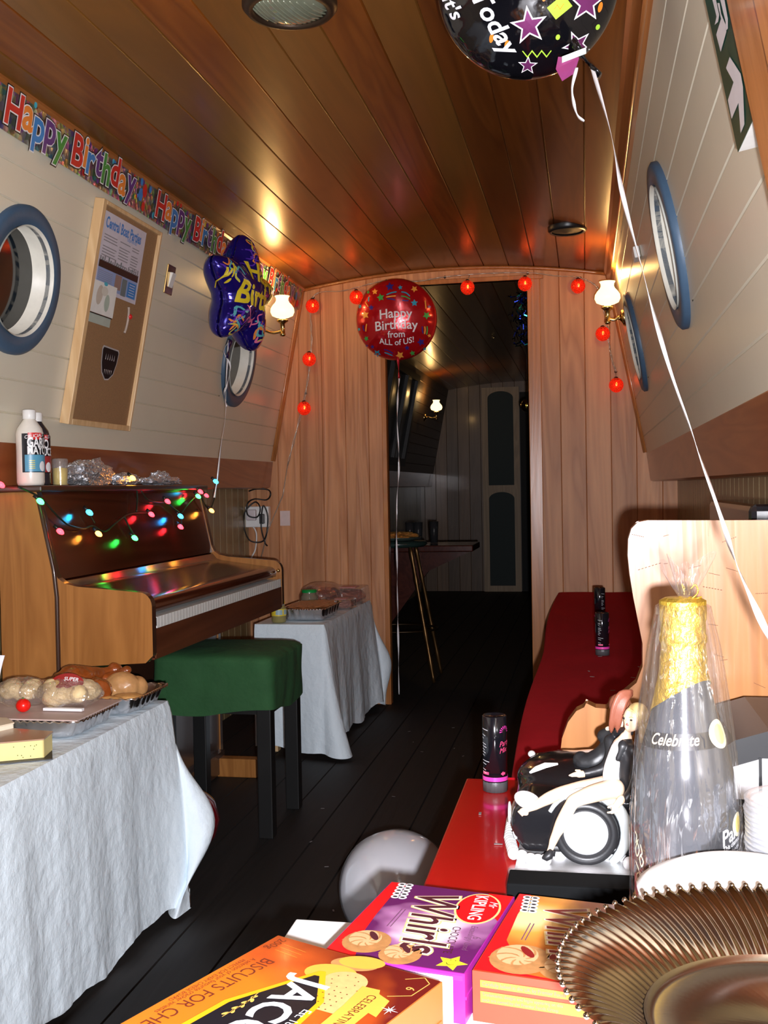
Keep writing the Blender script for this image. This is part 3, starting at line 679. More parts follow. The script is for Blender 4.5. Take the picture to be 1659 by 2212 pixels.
# closed-down fall board: a curved glossy lid
fp = [(-1.415, .848), (-1.398, .838), (-1.385, .822), (-1.365, .815), (-1.20, .792)]
for k in range(1, 7): a = PI / 2 - PI / 2 * k / 6; fp.append((-1.180 + .030 * cos(a), .763 + .027 * sin(a)))
fp += [(-1.152, .752), (-1.168, .752), (-1.20, .775), (-1.38, .795), (-1.415, .82)]
mb = MB(); mb.prism(fp, lambda u, v: (u, PN + .026, v), lambda u, v: (u, PFAR - .026, v), smooth=True); fb = mb.build('fall_board', M['pdark'], t)
mb = MB(); mb.sphere((-1.140, PFAR - .034, .775), .007); mb.build('knob', M['brass'], fb)
mb = MB(); mb.box((-1.27, (PN + PFAR) / 2, .655), (.27, PFAR - PN - .052, .05)); mb.box((-1.140, (PN + PFAR) / 2, .674), (.02, PFAR - PN - .052, .078)); mb.build('key_bed', wood('piano key slip', (.14, .04, .016), (.07, .018, .007), 'Y', 6, .35, .4, .05), t)
mb = MB(); mb.box((-1.40, (PN + PFAR) / 2, .33), (.02, PFAR - PN - .052, .60)); mb.box((-1.40, (PN + PFAR) / 2, .05), (.06, PFAR - PN - .052, .08)); mb.build('lower_panel', M['pedge'], t)
mb = MB(); mb.box((-1.555, (PN + PFAR) / 2, .55), (.02, PFAR - PN - .052, 1.04)); mb.build('back_panel', M['pside'], t)
ky0, ky1 = PN + .032, PFAR - .038; kw = (ky1 - ky0) / 52
for k in range(52):
    y = ky0 + kw * (k + .5); mb = MB(); mb.box((-1.195, y, .731), (.13, kw - .0012, .022)); mb.box((-1.132, y, .729), (.006, kw - .0012, .030)); mb.build('white_key', M['ivory'], t)
for k in range(52):
    if k % 7 in (0, 1, 3, 4, 5) and k < 51:
        y = ky0 + kw * (k + 1.2); mb = MB(); mb.box((-1.225, y, .746), (.07, .011, .012)); mb.build('black_key', M['black'], t)
for y in (PN + .06, PFAR - .06):
    mb = MB(); mb.box((-1.30, y, .035), (.16, .05, .07)); mb.build('toe_block', M['pside'], t, bevel=.004)
mb = MB()
for y in (3.18, 3.30): mb.box((-1.33, y, .07), (.10, .035, .012))
mb.build('pedals', M['brass'], t)

# fairy lights draped over the piano front
CB = {'g': ('glowing green bulb', (.03, 1, .08)), 'c': ('glowing cyan bulb', (.02, .55, 1)), 'r': ('glowing red bulb', (1, .02, .03)), 'o': ('glowing orange bulb', (1, .33, .04)), 'b': ('glowing blue bulb', (.02, .35, 1))}
BM = {k: emis(n, c, 14) for k, (n, c) in CB.items()}
def BMw(k): return BM[k]
fn_n = Vector((.237, 0, .05)).normalized()
def front(x, y, lift=.030):
    """a point just in front of the slanted front panel"""
    return onp(x, y, Vector((-1.446, 0, 1.07)) + Vector((lift, 0, 0)), Vector((.2, 0, .041)).normalized())
bulbs = [('g', 87, 1083), ('c', 193, 1107), ('o', 213, 1153), ('r', 130, 1148), ('r', 327, 1111), ('g', 291, 1162), ('r', 362, 1083), ('g', 428, 1072), ('r', 433, 1062), ('b', 390, 1115), ('r', 390, 1138), ('o', 457, 1103)]
t = thing('fairy_lights', 'string of glowing multicoloured fairy lights draped over the piano front', 'fairy lights', (-1.42, 3.2, 1.05))
wp = [front(x, y, .012) for x, y in ((40, 1052), (87, 1075), (115, 1105), (132, 1122), (150, 1135), (180, 1142), (200, 1136), (225, 1148), (250, 1130), (275, 1112), (300, 1108), (325, 1108))]
wires = [wp, [front(x, y, .012) for x, y in ((205, 1130), (198, 1118), (193, 1110))], [front(x, y, .012) for x, y in ((295, 1052), (297, 1080), (295, 1105))],
         [front(x, y, .012) for x, y in ((305, 1060), (320, 1080), (345, 1085), (362, 1086), (375, 1098), (390, 1112), (392, 1136))], [front(x, y, .012) for x, y in ((268, 1115), (280, 1140), (291, 1158))],
         [front(x, y, .012) for x, y in ((390, 1112), (410, 1085), (430, 1070), (440, 1085), (452, 1100), (462, 1080), (466, 1048))]]
mb = MB()
for q in wires: mb.tube(smooth_path(q, 5), .0028, 5)
mb.build('cable', plain('dark green flex', (.008, .02, .012), .4), t)
extra = [('c', on(466, 1040, 'Y', 3.86)), ('r', Vector((-1.60, 4.35, 1.06))), ('o', Vector((-1.455, 3.27, 1.125))), ('r', on(2, 1047, 'Y', 2.60))]
cnt = {}
for k, x, y in bulbs: extra.append((k, front(x, y)))
for k, p in extra:
    mb = MB(); mb.lathe([(.0001, .012), (.004, .010), (.0075, .003), (.0075, -.003), (.005, -.009), (.0001, -.011)], p, (.6, .2, -.5), 14)
    b_ = mb.build('bulb', BM[k], t, label=CB[k][0])
    mb = MB(); mb.tube([p + Vector((-.004, 0, .006)), p + Vector((-.016, -.003, .016))], .005, 8); mb.build('bulb_holder', M['black'], b_)
    point_light('fairy_glow', p + Vector((.012, 0, -.004)), .022, CB[k][1], .01)

# things on the piano lid
TZ = 1.1015
def squeeze(c, r, h, body, cap, label, brand, l1, l2, lab_hi, lab_lo, fill=None):
    c = Vector(c); t = thing('sauce_bottle', label, 'sauce bottle', c)
    mb = MB(); mb.lathe([(.0001, 0), (r * .92, 0), (r, .008), (r, h * .18), (r * .985, h * .45), (r, h * .68), (r * .9, h * .75), (r * .52, h * .85), (r * .42, h * .875), (r * .42, h * .89)], c, (0, 0, 1), 32); mb.build('body', body, t)
    mb = MB(); mb.lathe([(r * .46, h * .875), (r * .48, h * .88), (r * .48, h * .99), (r * .42, h), (.0001, h)], c, (0, 0, 1), 28); mb.build('cap', cap, t)
    a0 = math.atan2(-c.y, -c.x) + .42
    def cyl(a, b, hh=0): q = a0 + a / r; return c + Vector(((r + .0012 + hh) * cos(q), (r + .0012 + hh) * sin(q), b))
    mb = MB(); W_ = r * 1.0
    def cut(x0, x1, z0, z1, m, hh=0): mb.sheet(lambda u, v: cyl(x0 + (x1 - x0) * u, z0 + (z1 - z0) * v, hh), 14, 2, m)
    cut(-W_, W_ * 1.2, h * .17, h * .68, 0); cut(-W_ * .8, W_ * 1.2, h * .18, h * .40, 1, .0004); cut(-W_ * .55, W_ * .5, h * .60, h * .69, 2, .0006)
    mb.text(brand, .013, lambda x, y: cyl(x - .002, h * .628 + y + x * .15, .001), 3, sx=.9, grid=.004, offset=.01)
    mb.text(l1, .036, lambda x, y: cyl(-W_ * .62 + x, h * .505 + y, .001), 3, align='LEFT', sx=.62, grid=.005, offset=.03)
    mb.text(l2, .030, lambda x, y: cyl(-W_ * .62 + x, h * .41 + y, .001), 3, align='LEFT', sx=.66, grid=.005, offset=.03)
    for q in range(5): cut(-W_ * .5, -W_ * .1, h * (.22 + q * .025), h * (.228 + q * .025), 4, .001)
    mb.flatpoly(ell(W_ * .5, h * .25, .010, .014), lambda x, y: cyl(x, y, .001), 3, .005)
    mb.build('label', [COLS['black'], lab_lo, COLS['red'], COLS['white'], COLS['yellow']], t)
    return t
squeeze((-1.500, 2.700, TZ), .037, .208, plain('mayonnaise filled plastic', (.80, .76, .68), .3), M['whiteplastic'], 'cream garlic mayonnaise squeeze bottle with white cap on the piano lid', 'CRUCIALS', 'GARLIC', 'MAYO', None, plain('label sky blue', (.10, .33, .50), .35))
squeeze((-1.535, 2.800, TZ), .037, .208, plain('dark sauce filled plastic', (.03, .025, .03), .25), M['whiteplastic'], 'dark barbecue sauce squeeze bottle with white cap on the piano lid', 'CRUCIALS', 'BBQ', 'SAUCE', None, plain('label dark red', (.33, .03, .03), .35))
c = Vector((-1.497, 2.862, TZ)); t = thing('mustard_tub', 'small clear tub of yellow mustard beside the sauce bottles', 'tub', c)
mb = MB(); mb.lathe([(.0001, 0), (.020, 0), (.021, .05), (.0001, .052)], c, (0, 0, 1), 24); mb.build('mustard', plain('mustard', (.80, .60, .10), .5), t)
mb = MB(); mb.lathe([(.021, 0), (.0225, .052), (.0225, .075), (.019, .078)], c, (0, 0, 1), 24); mb.build('tub', film('clear tub', (.95, .95, .92), .3, .1, 60, .1, .12), t)
m, nt, bs = newmat('crumpled foil'); bs.inputs['Base Color'].default_value = (.82, .83, .86, 1); bs.inputs['Metallic'].default_value = .82; bs.inputs['Roughness'].default_value = .26
vo = nt.nodes.new('ShaderNodeTexVoronoi'); vo.inputs['Scale'].default_value = 110; nt.links.new(coords(nt), vo.inputs['Vector']); bump(nt, bs, vo.outputs['Distance'], .9, .006); M['foil'] = m
M['foilflat'] = plain('pressed foil', (.74, .74, .76), .2, 1.0, bmp=.25, bscale=120)
def crumple(mb, c, r, seed, nseg=44, nr=26, amp=.32):
    c = Vector(c)
    def f(u, v):
        a = 2 * PI * u; t_ = PI * (v * .98 + .01); d = Vector((sin(t_) * cos(a), sin(t_) * sin(a), cos(t_)))
        k = 1 + amp * (noise.noise(d * 2.3 + Vector((seed, 0, 0))) + .7 * abs(noise.noise(d * 6 + Vector((seed, 3, 0)))) + .35 * noise.noise(d * 15 + Vector((0, seed, 0))))
        p = Vector((d.x * r[0] * k, d.y * r[1] * k, d.z * r[2] * k)); p.z = max(p.z, -r[2] * .9); return c + p
    mb.sheet(f, nseg, nr, 0, wrap=True, smooth=False); return mb
for (c, r, sd, lb) in (((-1.500, 3.05, TZ + .036), (.040, .135, .040), 1, 'big crumpled mound of silver foil on the piano lid beside the mustard tub'), ((-1.498, 3.30, TZ + .018), (.036, .075, .021), 5, 'small crumpled foil parcel lit orange in the middle of the piano lid'),
                      ((-1.500, 3.60, TZ + .014), (.036, .175, .018), 9, 'long low strip of crumpled foil at the far end of the piano lid')):
    mb = MB(); crumple(mb, c, r, sd)
    if sd == 9: crumple(mb, (-1.50, 3.60, TZ + .024), (.028, .050, .026), 14)
    o = mb.build('foil_parcel', M['foil'], loc=(c[0], c[1], TZ)); tag(o, lb, 'foil', 'foil on the piano')

# ---------------------------------------------------------------- piano stool
M['greencloth'] = plain('green cotton cover', (.016, .080, .022), .85, nscale=12, noise_amt=.25, bmp=.5, bscale=18, bdist=.012)
M['blackleg'] = plain('black painted leg', (.010, .010, .010), .35)
sx0, sx1, sy0, sy1 = -1.345, -.950, 3.125, 3.50
t = thing('piano_stool', 'square stool with a green cloth cover and black legs at the piano', 'stool', ((sx0 + sx1) / 2, (sy0 + sy1) / 2, 0))
mb = MB(); NN = 64
def cov(u, v):
    a = 2 * PI * u; ca, sa = cos(a), sin(a); e = .16; q = (abs(ca) ** (2 / e) + abs(sa) ** (2 / e)) ** (-e / 2)
    if v < .35:
        k = v / .35; R = k; z = .572 - .012 * k ** 6 + .006 * (1 - k * k); off = 0
    else:
        k = (v - .35) / .65; R = 1.0 + .012 * sin(k * 2.5) + .020 * k * max(0, sin(a * 7 + 1)) * .6; z = .558 - k * (.168 + .012 * sin(a * 3 + 1)); off = 0
    nn = noise.noise(Vector((ca * 3, sa * 3, z * 9))) * .006
    hx, hy = (sx1 - sx0) / 2, (sy1 - sy0) / 2
    return ((sx0 + sx1) / 2 + ca * q * hx * R + nn, (sy0 + sy1) / 2 + sa * q * hy * R + nn, z)
mb.sheet(cov, 96, 26, 0, wrap=True); mb.build('seat_cover', M['greencloth'], t)
mb = MB(); mb.box(((sx0 + sx1) / 2, (sy0 + sy1) / 2, .47), (sx1 - sx0 - .03, sy1 - sy0 - .03, .17)); mb.build('seat_frame', M['blackleg'], t)
for x in (sx0 + .035, sx1 - .035):
    for y in (sy0 + .035, sy1 - .035):
        mb = MB(); mb.box((x, y, .22), (.046, .046, .44), top=None); mb.build('leg', M['blackleg'], t, bevel=.003)

# ---------------------------------------------------------------- cloth-covered tables
M['cloth'] = plain('white paper cloth', (.78, .89, .96), .6, nscale=5, noise_amt=.03, bmp=.7, bscale=22, bdist=.010)
def table_cloth(name, rects, zt, path, corners, seed, label, loc, hem=.03):
    # corners: per corner (belly size, belly height, toe size, backward drift)
    """path: outline points seen from above, walked so that outside is on the right"""
    mb = MB(); P = [Vector((x, y, 0)) for x, y in path]; cols = []; L = 0
    nrm = []
    for i in range(len(P) - 1):
        d = (P[i + 1] - P[i]).normalized(); nrm.append(Vector((d.y, -d.x, 0)))
    step = .008
    for i in range(len(P) - 1):
        ln = (P[i + 1] - P[i]).length; n = max(2, int(ln / step))
        for k in range(n):
            p = P[i].lerp(P[i + 1], k / n); cols.append((p, nrm[i], L + ln * k / n, 0.0, None))
        L += ln
        if i < len(P) - 2:
            for k in range(1, 26):
                a = k / 26; nn = (nrm[i] * (1 - a) + nrm[i + 1] * a).normalized(); cols.append((P[i + 1], nn, L, sin(a * PI), i))
    NZ = 34; vs_ = []; rr = random.Random(seed); ph = [rr.uniform(0, 6) for _ in range(6)]
    dist_c = []
    for (p, nn, l, cf, ci) in cols:
        jn = min(range(1, len(P) - 1), key=lambda j: (p - P[j]).length); dc = (p - P[jn]).length; near = math.exp(-(dc / .13) ** 2)
        cA, cB, cT, cD = corners[jn - 1]; back = (P[jn - 1] - P[jn]).normalized(); drop = max(cf, near * .0)
        for j in range(NZ):
            v = j / (NZ - 1); z = zt - v * (zt - hem - .010 * sin(l * 11 + ph[0]) - .006 * sin(l * 29 + ph[1]))
            f = (.0022 * noise.noise(Vector((l * 38, v * 5, seed))) + .0016 * noise.noise(Vector((l * 70, v * 14, seed + 4))) + .0045 * sin(l * 23 + ph[2]) + .003 * sin(l * 41 + ph[3]) + .010 * noise.noise(Vector((l * 6, seed, v * 1.2)))) * v ** .8 * (1 - cf)
            out = .018 * v + f + .006 * min(1, v * 20)
            bell = cA * math.exp(-((v - cB) / .26) ** 2) * min(1, v * 4) + cT * v ** 1.5
            out += cf ** 1.3 * bell + (1 - cf) * near * .045 * v
            fold = .5 + .5 * sin(l * 60 + cf * 7) if cf > 0 else 0
            if cf > 0: z -= v * cf * max(0, (zt - .012) - (zt - z) / max(v, .01)) * .9
            pos = p + nn * out + back * (cD * v ** 2 * (cf ** .8 + (1 - cf) * near * .3)); pos.z = max(z, .006); vs_.append(pos)
    nC = len(cols); fs = [(i * NZ + j, i * NZ + j + 1, (i + 1) * NZ + j + 1, (i + 1) * NZ + j) for i in range(nC - 1) for j in range(NZ - 1)]
    mb.add(vs_, fs)
    (x0, y0, x1, y1) = rects; mb.sheet(lambda u, v: (x0 + (x1 - x0) * u, y0 + (y1 - y0) * v, zt + .001 * noise.noise(Vector((u * 9, v * 9, seed)))), 30, 30)
    o = mb.build(name, M['cloth'], loc=loc, sub=0); tag(o, label, 'tablecloth'); return o
ZT = .532
def plain_table(label, x0, y0, x1, y1, zt):
    t = thing('table', label, 'table', ((x0 + x1) / 2, (y0 + y1) / 2, 0))
    mb = MB(); mb.box(((x0 + x1) / 2, (y0 + y1) / 2, zt - .015), (x1 - x0, y1 - y0, .024)); mb.build('table_top', M['palewood'], t)
    for x in (x0 + .04, x1 - .05):
        for y in (y0 + .05, y1 - .05): mb = MB(); mb.box((x, y, (zt - .027) / 2), (.04, .04, zt - .027)); mb.build('leg', M['palewood'], t)
plain_table('low table under the near white cloth at the left', -1.66, 1.30, -1.09, 2.625, ZT - .003)
plain_table('low table under the far white cloth beyond the piano', -1.32, 4.175, -1.055, 5.09, ZT - .003)
table_cloth('tablecloth', (-1.665, 1.28, -1.08, 2.615), ZT, [(-1.08, 1.28), (-1.08, 2.615), (-1.40, 2.615)][::-1][::-1], [(.115, .62, .03, .17)], 3, 'white cloth over the near food table beside the piano', (-1.37, 1.96, .03), .022)
table_cloth('tablecloth', (-1.335, 4.160, -1.045, 5.10), ZT, [(-1.335, 4.160), (-1.045, 4.160), (-1.045, 5.10), (-1.30, 5.10)], [(.0, .6, .10, -.02), (.075, .6, .05, .04)], 8, 'white cloth over the far food table next to the doorway', (-1.2, 4.6, .03), .03)

# ---------------------------------------------------------------- food on the near table
def pan(c, dx, dy, h, rot, ribs=True, lip=.008, seedn=0):
    """rectangular foil tray with crimped corners"""
    mb = MB(); c = Vector(c); R_ = Matrix.Rotation(rot, 3, 'Z')
    def pt(u, s_, z):
        a = 2 * PI * u; ca, sa = cos(a), sin(a); e = .22; q = (abs(ca) ** (2 / e) + abs(sa) ** (2 / e)) ** (-e / 2)
        return Vector((ca * q * dx / 2 * s_, sa * q * dy / 2 * s_, z))
    prof = [(.0, .002), (.80, .002), (.84, .004), (.93, h - .003), (.94, h), (1.0, h + .001), (1.005, h - .002)]
    def f(u, v):
        i = v * (len(prof) - 1); k = min(int(i), len(prof) - 2); q = i - k; s_ = prof[k][0] * (1 - q) + prof[k + 1][0] * q; z = prof[k][1] * (1 - q) + prof[k + 1][1] * q
        rib = 1 + (.010 * math.copysign(abs(sin(u * 2 * PI * 22)) ** .5, sin(u * 2 * PI * 22)) if .80 < s_ < .94 and ribs else 0)
        rim = .0016 * sin(u * 2 * PI * 60) if s_ > .945 else 0
        return c + R_ @ (pt(u, s_ * rib, z + rim))
    mb.sheet(f, 360, 19, 0, wrap=True); return mb
M['chicken'] = plain('roast chicken skin', (.24, .055, .010), .25, noise_amt=.95, nscale=22, bmp=.5, bscale=60, coat=.4)
M['chickenpale'] = plain('pale cooked chicken', (.50, .26, .10), .35, noise_amt=.4, nscale=45, bmp=.3, bscale=60, coat=.3)
M['pastry'] = plain('baked pastry', (.62, .32, .10), .5, noise_amt=.4, nscale=60, bmp=.5, bscale=90)
M['bread'] = plain('bread chunks', (.82, .62, .33), .6, noise_amt=.25, nscale=50, bmp=.4, bscale=70)
M['cling'] = film('cling film', (1, .99, .98), .5, .10, 45, .9, .06)
def blob(parts, m=0):
    mb = MB()
    for p in parts:
        if len(p) == 2: mb.sphere(p[0], p[1], m, 18, 12)
        elif len(p) == 3: mb.sphere(p[0], p[1], m, 18, 12, p[2])
        else: mb.tube(smooth_path(p[0], 3), p[1], 10, m)
    return mb
FZ = ZT + .004
# far tray with roast chicken pieces
c = Vector((-1.235, 2.505, FZ)); o = pan(c, .335, .225, .042, .0).build('foil_tray', M['foilflat'], loc=c); tag(o, 'foil tray at the far end of the near table holding roast chicken', 'foil tray', 'foil trays on the near table')
def drum(c, ang, s_, lift, nm, mat, label):
    d = Vector((cos(ang), sin(ang), lift)).normalized(); c = Vector(c)
    mb = MB(); mb.tube([c - d * .055 * s_, c - d * .045 * s_, c - d * .02 * s_, c + d * .01 * s_, c + d * .035 * s_, c + d * .055 * s_], [.010 * s_, .026 * s_, .032 * s_, .022 * s_, .011 * s_, .009 * s_], 18)
    mb.sphere(c + d * .060 * s_, .013 * s_, 0, 14, 10)
    o = mb.build(nm, mat, loc=c, remesh=.0035, smoothit=4, disp=(.009, .022)); tag(o, label, 'chicken', 'roast chicken pieces in the foil tray')
drum((-1.255, 2.50, FZ + .068), 1.0, 1.5, .15, 'roast_chicken_piece', M['chicken'], 'large dark roast chicken leg on top of the pile with its knuckle up')
drum((-1.205, 2.46, FZ + .048), 2.2, 1.15, -.1, 'roast_chicken_piece', M['chicken'], 'dark roast chicken thigh at the front of the pile')
drum((-1.215, 2.545, FZ + .060), .5, .95, .45, 'roast_chicken_piece', M['chicken'], 'small roast drumstick sticking up behind the pale piece')
drum((-1.300, 2.49, FZ + .060), 1.7, 1.1, .2, 'roast_chicken_piece', M['chicken'], 'roast chicken piece at the left back of the foil tray')
mb = blob([((-1.165, 2.525, FZ + .050), (.048, .036, .036)), ((-1.135, 2.545, FZ + .045), (.030, .026, .028)), ((-1.195, 2.50, FZ + .036), (.03, .03, .02))])
o = mb.build('chicken_breast', M['chickenpale'], loc=(-1.165, 2.525, FZ), remesh=.0035, smoothit=3, disp=(.004, .02)); tag(o, 'pale plump chicken piece at the right of the foil tray', 'chicken', 'roast chicken pieces in the foil tray')
mb = blob([((-1.19, 2.425, FZ + .036), (.075, .020, .009)), ((-1.12, 2.46, FZ + .036), (.04, .03, .008))]); o = mb.build('pastry', M['pastry'], loc=(-1.18, 2.44, FZ), remesh=.003, disp=(.003, .02)); tag(o, 'flat golden pastry along the front edge of the chicken tray', 'pastry')
# near tray, upside-down foil lid with wrapped breads on it
c = Vector((-1.245, 2.265, FZ)); o = pan(c, .30, .235, .040, .0).build('foil_tray', M['foilflat'], loc=c); tag(o, 'foil tray with a flat lid under the wrapped bread packs', 'foil tray', 'foil trays on the near table')
mb = MB(); mb.box(c + Vector((0, 0, .0435)), (.292, .228, .003)); o = mb.build('tray_lid', plain('card lid', (.55, .42, .38), .5, spec=.3, noise_amt=.1), loc=c + Vector((0, 0, .043))); tag(o, 'flat pinkish lid on the near foil tray', 'lid')
LZ = FZ + .0462
def pack(c, r, n, seed, label, red=False, mat=None):
    rr = random.Random(seed); c = Vector(c); t = thing('bread_pack', label, 'bread pack', c)
    mb = MB()
    for k in range(n): mb.sphere(c + Vector((rr.uniform(-.6, .6) * r[0], rr.uniform(-.5, .5) * r[1], rr.uniform(.25, .75) * r[2])), (r[0] * .36, r[1] * .36, r[2] * .34), 0, 14, 10, Matrix.Rotation(rr.uniform(0, 3), 3, 'Z'))
    mb.build('bread', mat or M['bread'], t, remesh=.004, disp=(.004, .015))
    mb = MB(); crumple(mb, c + Vector((0, 0, r[2] * .5)), (r[0] * .98, r[1] * .98, r[2] * .56), seed, 40, 22, .12); mb.build('wrapper', M['cling'], t)
    if red:
        mb = MB()
        def cap(x, y): return c + Vector((x, -r[1] * .25 + y * .65, r[2] * (1.16 - .30 * (x / r[0]) ** 2) + (y - .012) * .75))
        mb.flatpoly(ell(0, .0, r[0] * .55, .020, 24), cap, 0, .01); mb.flatpoly(ell(-r[0] * .36, -.006, .013, .009, 16), lambda x, y: cap(x, y) + Vector((0, -.0012, .001)), 1, .01)
        mb.text('SUPER', .013, lambda x, y: cap(x + .012, y) + Vector((0, -.0012, .001)), 2, offset=.02)
        mb.text('LF', .009, lambda x, y: cap(x - r[0] * .36, y - .009) + Vector((0, -.0020, .0015)), 3)
        mb.build('label', [plain('label crimson', (.33, .02, .02), .35), plain('label yellow', (.72, .48, .12), .4), COLS['white'], COLS['black']], t)
    return t
pack((-1.185, 2.285, LZ), (.078, .058, .062), 9, 4, 'clear bag of bread with a red and yellow label on the tray lid', True)
pack((-1.315, 2.30, LZ), (.066, .055, .058), 7, 6, 'clear bag of pale bread at the left end of the tray lid')
pack((-1.420, 2.33, FZ), (.050, .05, .085), 6, 12, 'clear bag of rolls at the far left edge of the table')
pack((-1.285, 2.395, FZ + .030), (.105, .035, .055), 7, 8, 'wrapped long loaf behind the bread bags', mat=M['pastry'])
mb = MB(); mb.sphere((-1.262, 2.213, LZ + .0155), (.0165, .0165, .0155), 0, 18, 12); mb.tube([(-1.262, 2.213, LZ + .030), (-1.262, 2.213, LZ + .033)], .002, 6, 1)
o = mb.build('tomato', [plain('tomato red', (.80, .01, .005), .3), COLS['green']], loc=(-1.262, 2.213, LZ)); tag(o, 'small bright red cherry tomato on the tray lid', 'tomato')
mb = MB(); mb.box((-1.175, 2.235, LZ + .004), (.095, .012, .006)); o = mb.build('bread_tag', COLS['white'], loc=(-1.175, 2.235, LZ)); tag(o, 'white folded label strip under the red labelled bread bag', 'tag')
# cheeses
M['cheese'] = plain('yellow herb cheese', (.78, .66, .27), .45, noise_amt=.08, nscale=20)
def wedge(pts, h, z0, name, mats, label, rind):
    mb = MB(); n = len(pts); c = Vector((sum(p[0] for p in pts) / n, sum(p[1] for p in pts) / n, z0))
    t = thing(name, label, 'cheese', c); mb.prism(pts, lambda x, y: (x, y, z0), lambda x, y: (x, y, z0 + h)); mb.build('cheese_body', mats, t, bevel=.003)
    mb = MB(); mb.prism([(c.x + (x - c.x) * 1.015, c.y + (y - c.y) * 1.015) for x, y in pts], lambda x, y: (x, y, z0 + h + .0005), lambda x, y: (x, y, z0 + h + .003)); mb.build('rind', rind, t, bevel=.001)
    return t
tt = wedge([(-1.290, 1.900), (-1.100, 2.005), (-1.115, 2.070), (-1.29, 2.10)], .036, FZ, 'cheese_wedge', M['cheese'], 'yellow herb cheese wedge at the edge of the near table', plain('brown cheese rind', (.42, .25, .16), .3, coat=.4))
mb = MB(); rr = random.Random(4)
for k in range(26):
    q = rr.random(); p = Vector((-1.290 + .19 * q, 1.900 + .105 * q, FZ + rr.uniform(.004, .032))); mb.sphere(p + Vector((.0022, -.0040, 0)), .0011, 0, 6, 4)
mb.build('herbs', plain('herb specks', (.10, .16, .03), .6), tt)
wedge([(-1.42, 2.02), (-1.235, 2.045), (-1.215, 2.09), (-1.26, 2.135), (-1.42, 2.13)], .048, FZ, 'cheese_wedge', plain('soft white cheese', (.88, .80, .62), .5), 'creamy white soft cheese behind the yellow wedge', plain('pale rind', (.80, .68, .50), .5))
mb = MB(); mb.box((-1.215, 2.005, FZ - .0015), (.235, .14, .002), rot=Matrix.Rotation(.5, 3, 'Z')); o = mb.build('cheese_board', plain('dark slate board', (.03, .03, .03), .5), loc=(-1.24, 1.985, FZ - .002))
tag(o, 'thin dark board under the two cheeses', 'board')
# white napkin holder at the left edge
mb = MB(); mb.sheet(lambda u, v: (-1.43 + .16 * u + .02 * v * v, 2.15 - .03 * u, FZ + .09 + .11 * v + .01 * sin(u * 5)), 10, 10); mb.sheet(lambda u, v: (-1.43 + .135 * u, 2.148 - .03 * u, FZ + .09 * v), 10, 4)
o = mb.build('paper_bag', plain('white paper', (.72, .72, .78), .5), loc=(-1.36, 2.14, FZ), solid=.0015); tag(o, 'folded white paper bag standing at the left edge of the table', 'paper bag')

# ---------------------------------------------------------------- food on the far table
c = Vector((-1.155, 4.40, ZT + .003)); mb = pan(c, .20, .34, .050, 0); o = mb.build('foil_tray', M['foilflat'], loc=c); tag(o, 'deep foil tray of browned food on the far table', 'foil tray')
mb = MB(); crumple(mb, c + Vector((0, .0, .050)), (.083, .150, .012), 3, 40, 20, .35); o = mb.build('savoury_bake', plain('browned bake', (.42, .17, .06), .4, noise_amt=.6, nscale=70, bmp=.5, coat=.3), loc=c + Vector((0, 0, .04))); tag(o, 'browned savoury filling heaped in the far foil tray', 'food')
def jar(c, r, h, fill, lidc, label, name='jar', labelm=None):
    c = Vector(c); t = thing(name, label, 'jar', c)
    mb = MB(); mb.lathe([(.0001, 0), (r * .9, 0), (r, .006), (r, h * .75), (r * .8, h * .86), (r * .8, h)], c, (0, 0, 1), 28); mb.build('glass', fill, t)
    mb = MB(); mb.lathe([(r * .86, h - .002), (r * .86, h + .010), (.0001, h + .011)], c, (0, 0, 1), 28); mb.build('lid', lidc, t)
    if labelm:
        mb = MB(); mb.sheet(lambda u, v: c + Vector(((r + .001) * cos(u * 2 * PI), (r + .001) * sin(u * 2 * PI), h * (.36 + .36 * v))), 32, 2, 0)
        mb.sheet(lambda u, v: c + Vector(((r + .0016) * cos(-1.7 + u * .9), (r + .0016) * sin(-1.7 + u * .9), h * (.42 + .26 * v))), 8, 2, 1); mb.sheet(lambda u, v: c + Vector(((r + .0016) * cos(-.6 + u * .8), (r + .0016) * sin(-.6 + u * .8), h * (.42 + .26 * v))), 8, 2, 1)
        mb.build('label', labelm, t)
jar((-1.245, 4.205, ZT + .003), .030, .078, plain('greenish relish', (.30, .26, .10), .2), COLS['yellow'], 'small yellow labelled jar of relish at the corner of the far table', 'jar', [COLS['yellow'], plain('label pale blue', (.35, .50, .55), .4)])
jar((-1.235, 4.66, ZT + .003), .040, .080, plain('clear jar contents', (.20, .17, .12), .12), plain('green lid', (.0, .28, .05), .35), 'glass jar with a bright green lid behind the far foil tray')
def box_pack(c, d, mats, label, name, film_=True):
    c = Vector(c); t = thing(name, label, 'food pack', c); mb = MB(); crumple(mb, c + Vector((0, 0, d[2] * .42)), (d[0] * .44, d[1] * .44, d[2] * .42), 7, 30, 18, .2); mb.build('filling', mats, t)
    mb = MB(); mb.box(c + Vector((0, 0, d[2] * .5)), d, top=(.92, .95)); mb.build('clear_box', film('clear box ' + name, (.95, .93, .92), .4, .08, 40, .2, .05), t, bevel=.008)
    mb = MB(); mb.box(c + Vector((0, -d[1] * .1, d[2] * 1.01)), (d[0] * .5, d[1] * .5, .002)); mb.build('label', plain('pack label ' + name, (.55, .25, .28), .4), t)
box_pack((-1.115, 4.97, ZT + .003), (.16, .20, .075), plain('reddish food', (.30, .07, .03), .5, noise_amt=.4), 'clear box of reddish food at the back right corner of the far table', 'sandwich_box')
box_pack((-1.095, 4.72, ZT + .003), (.11, .13, .045), plain('sliced ham food', (.40, .18, .14), .5, noise_amt=.4), 'low clear pack with a white and purple label on the far table', 'deli_pack')
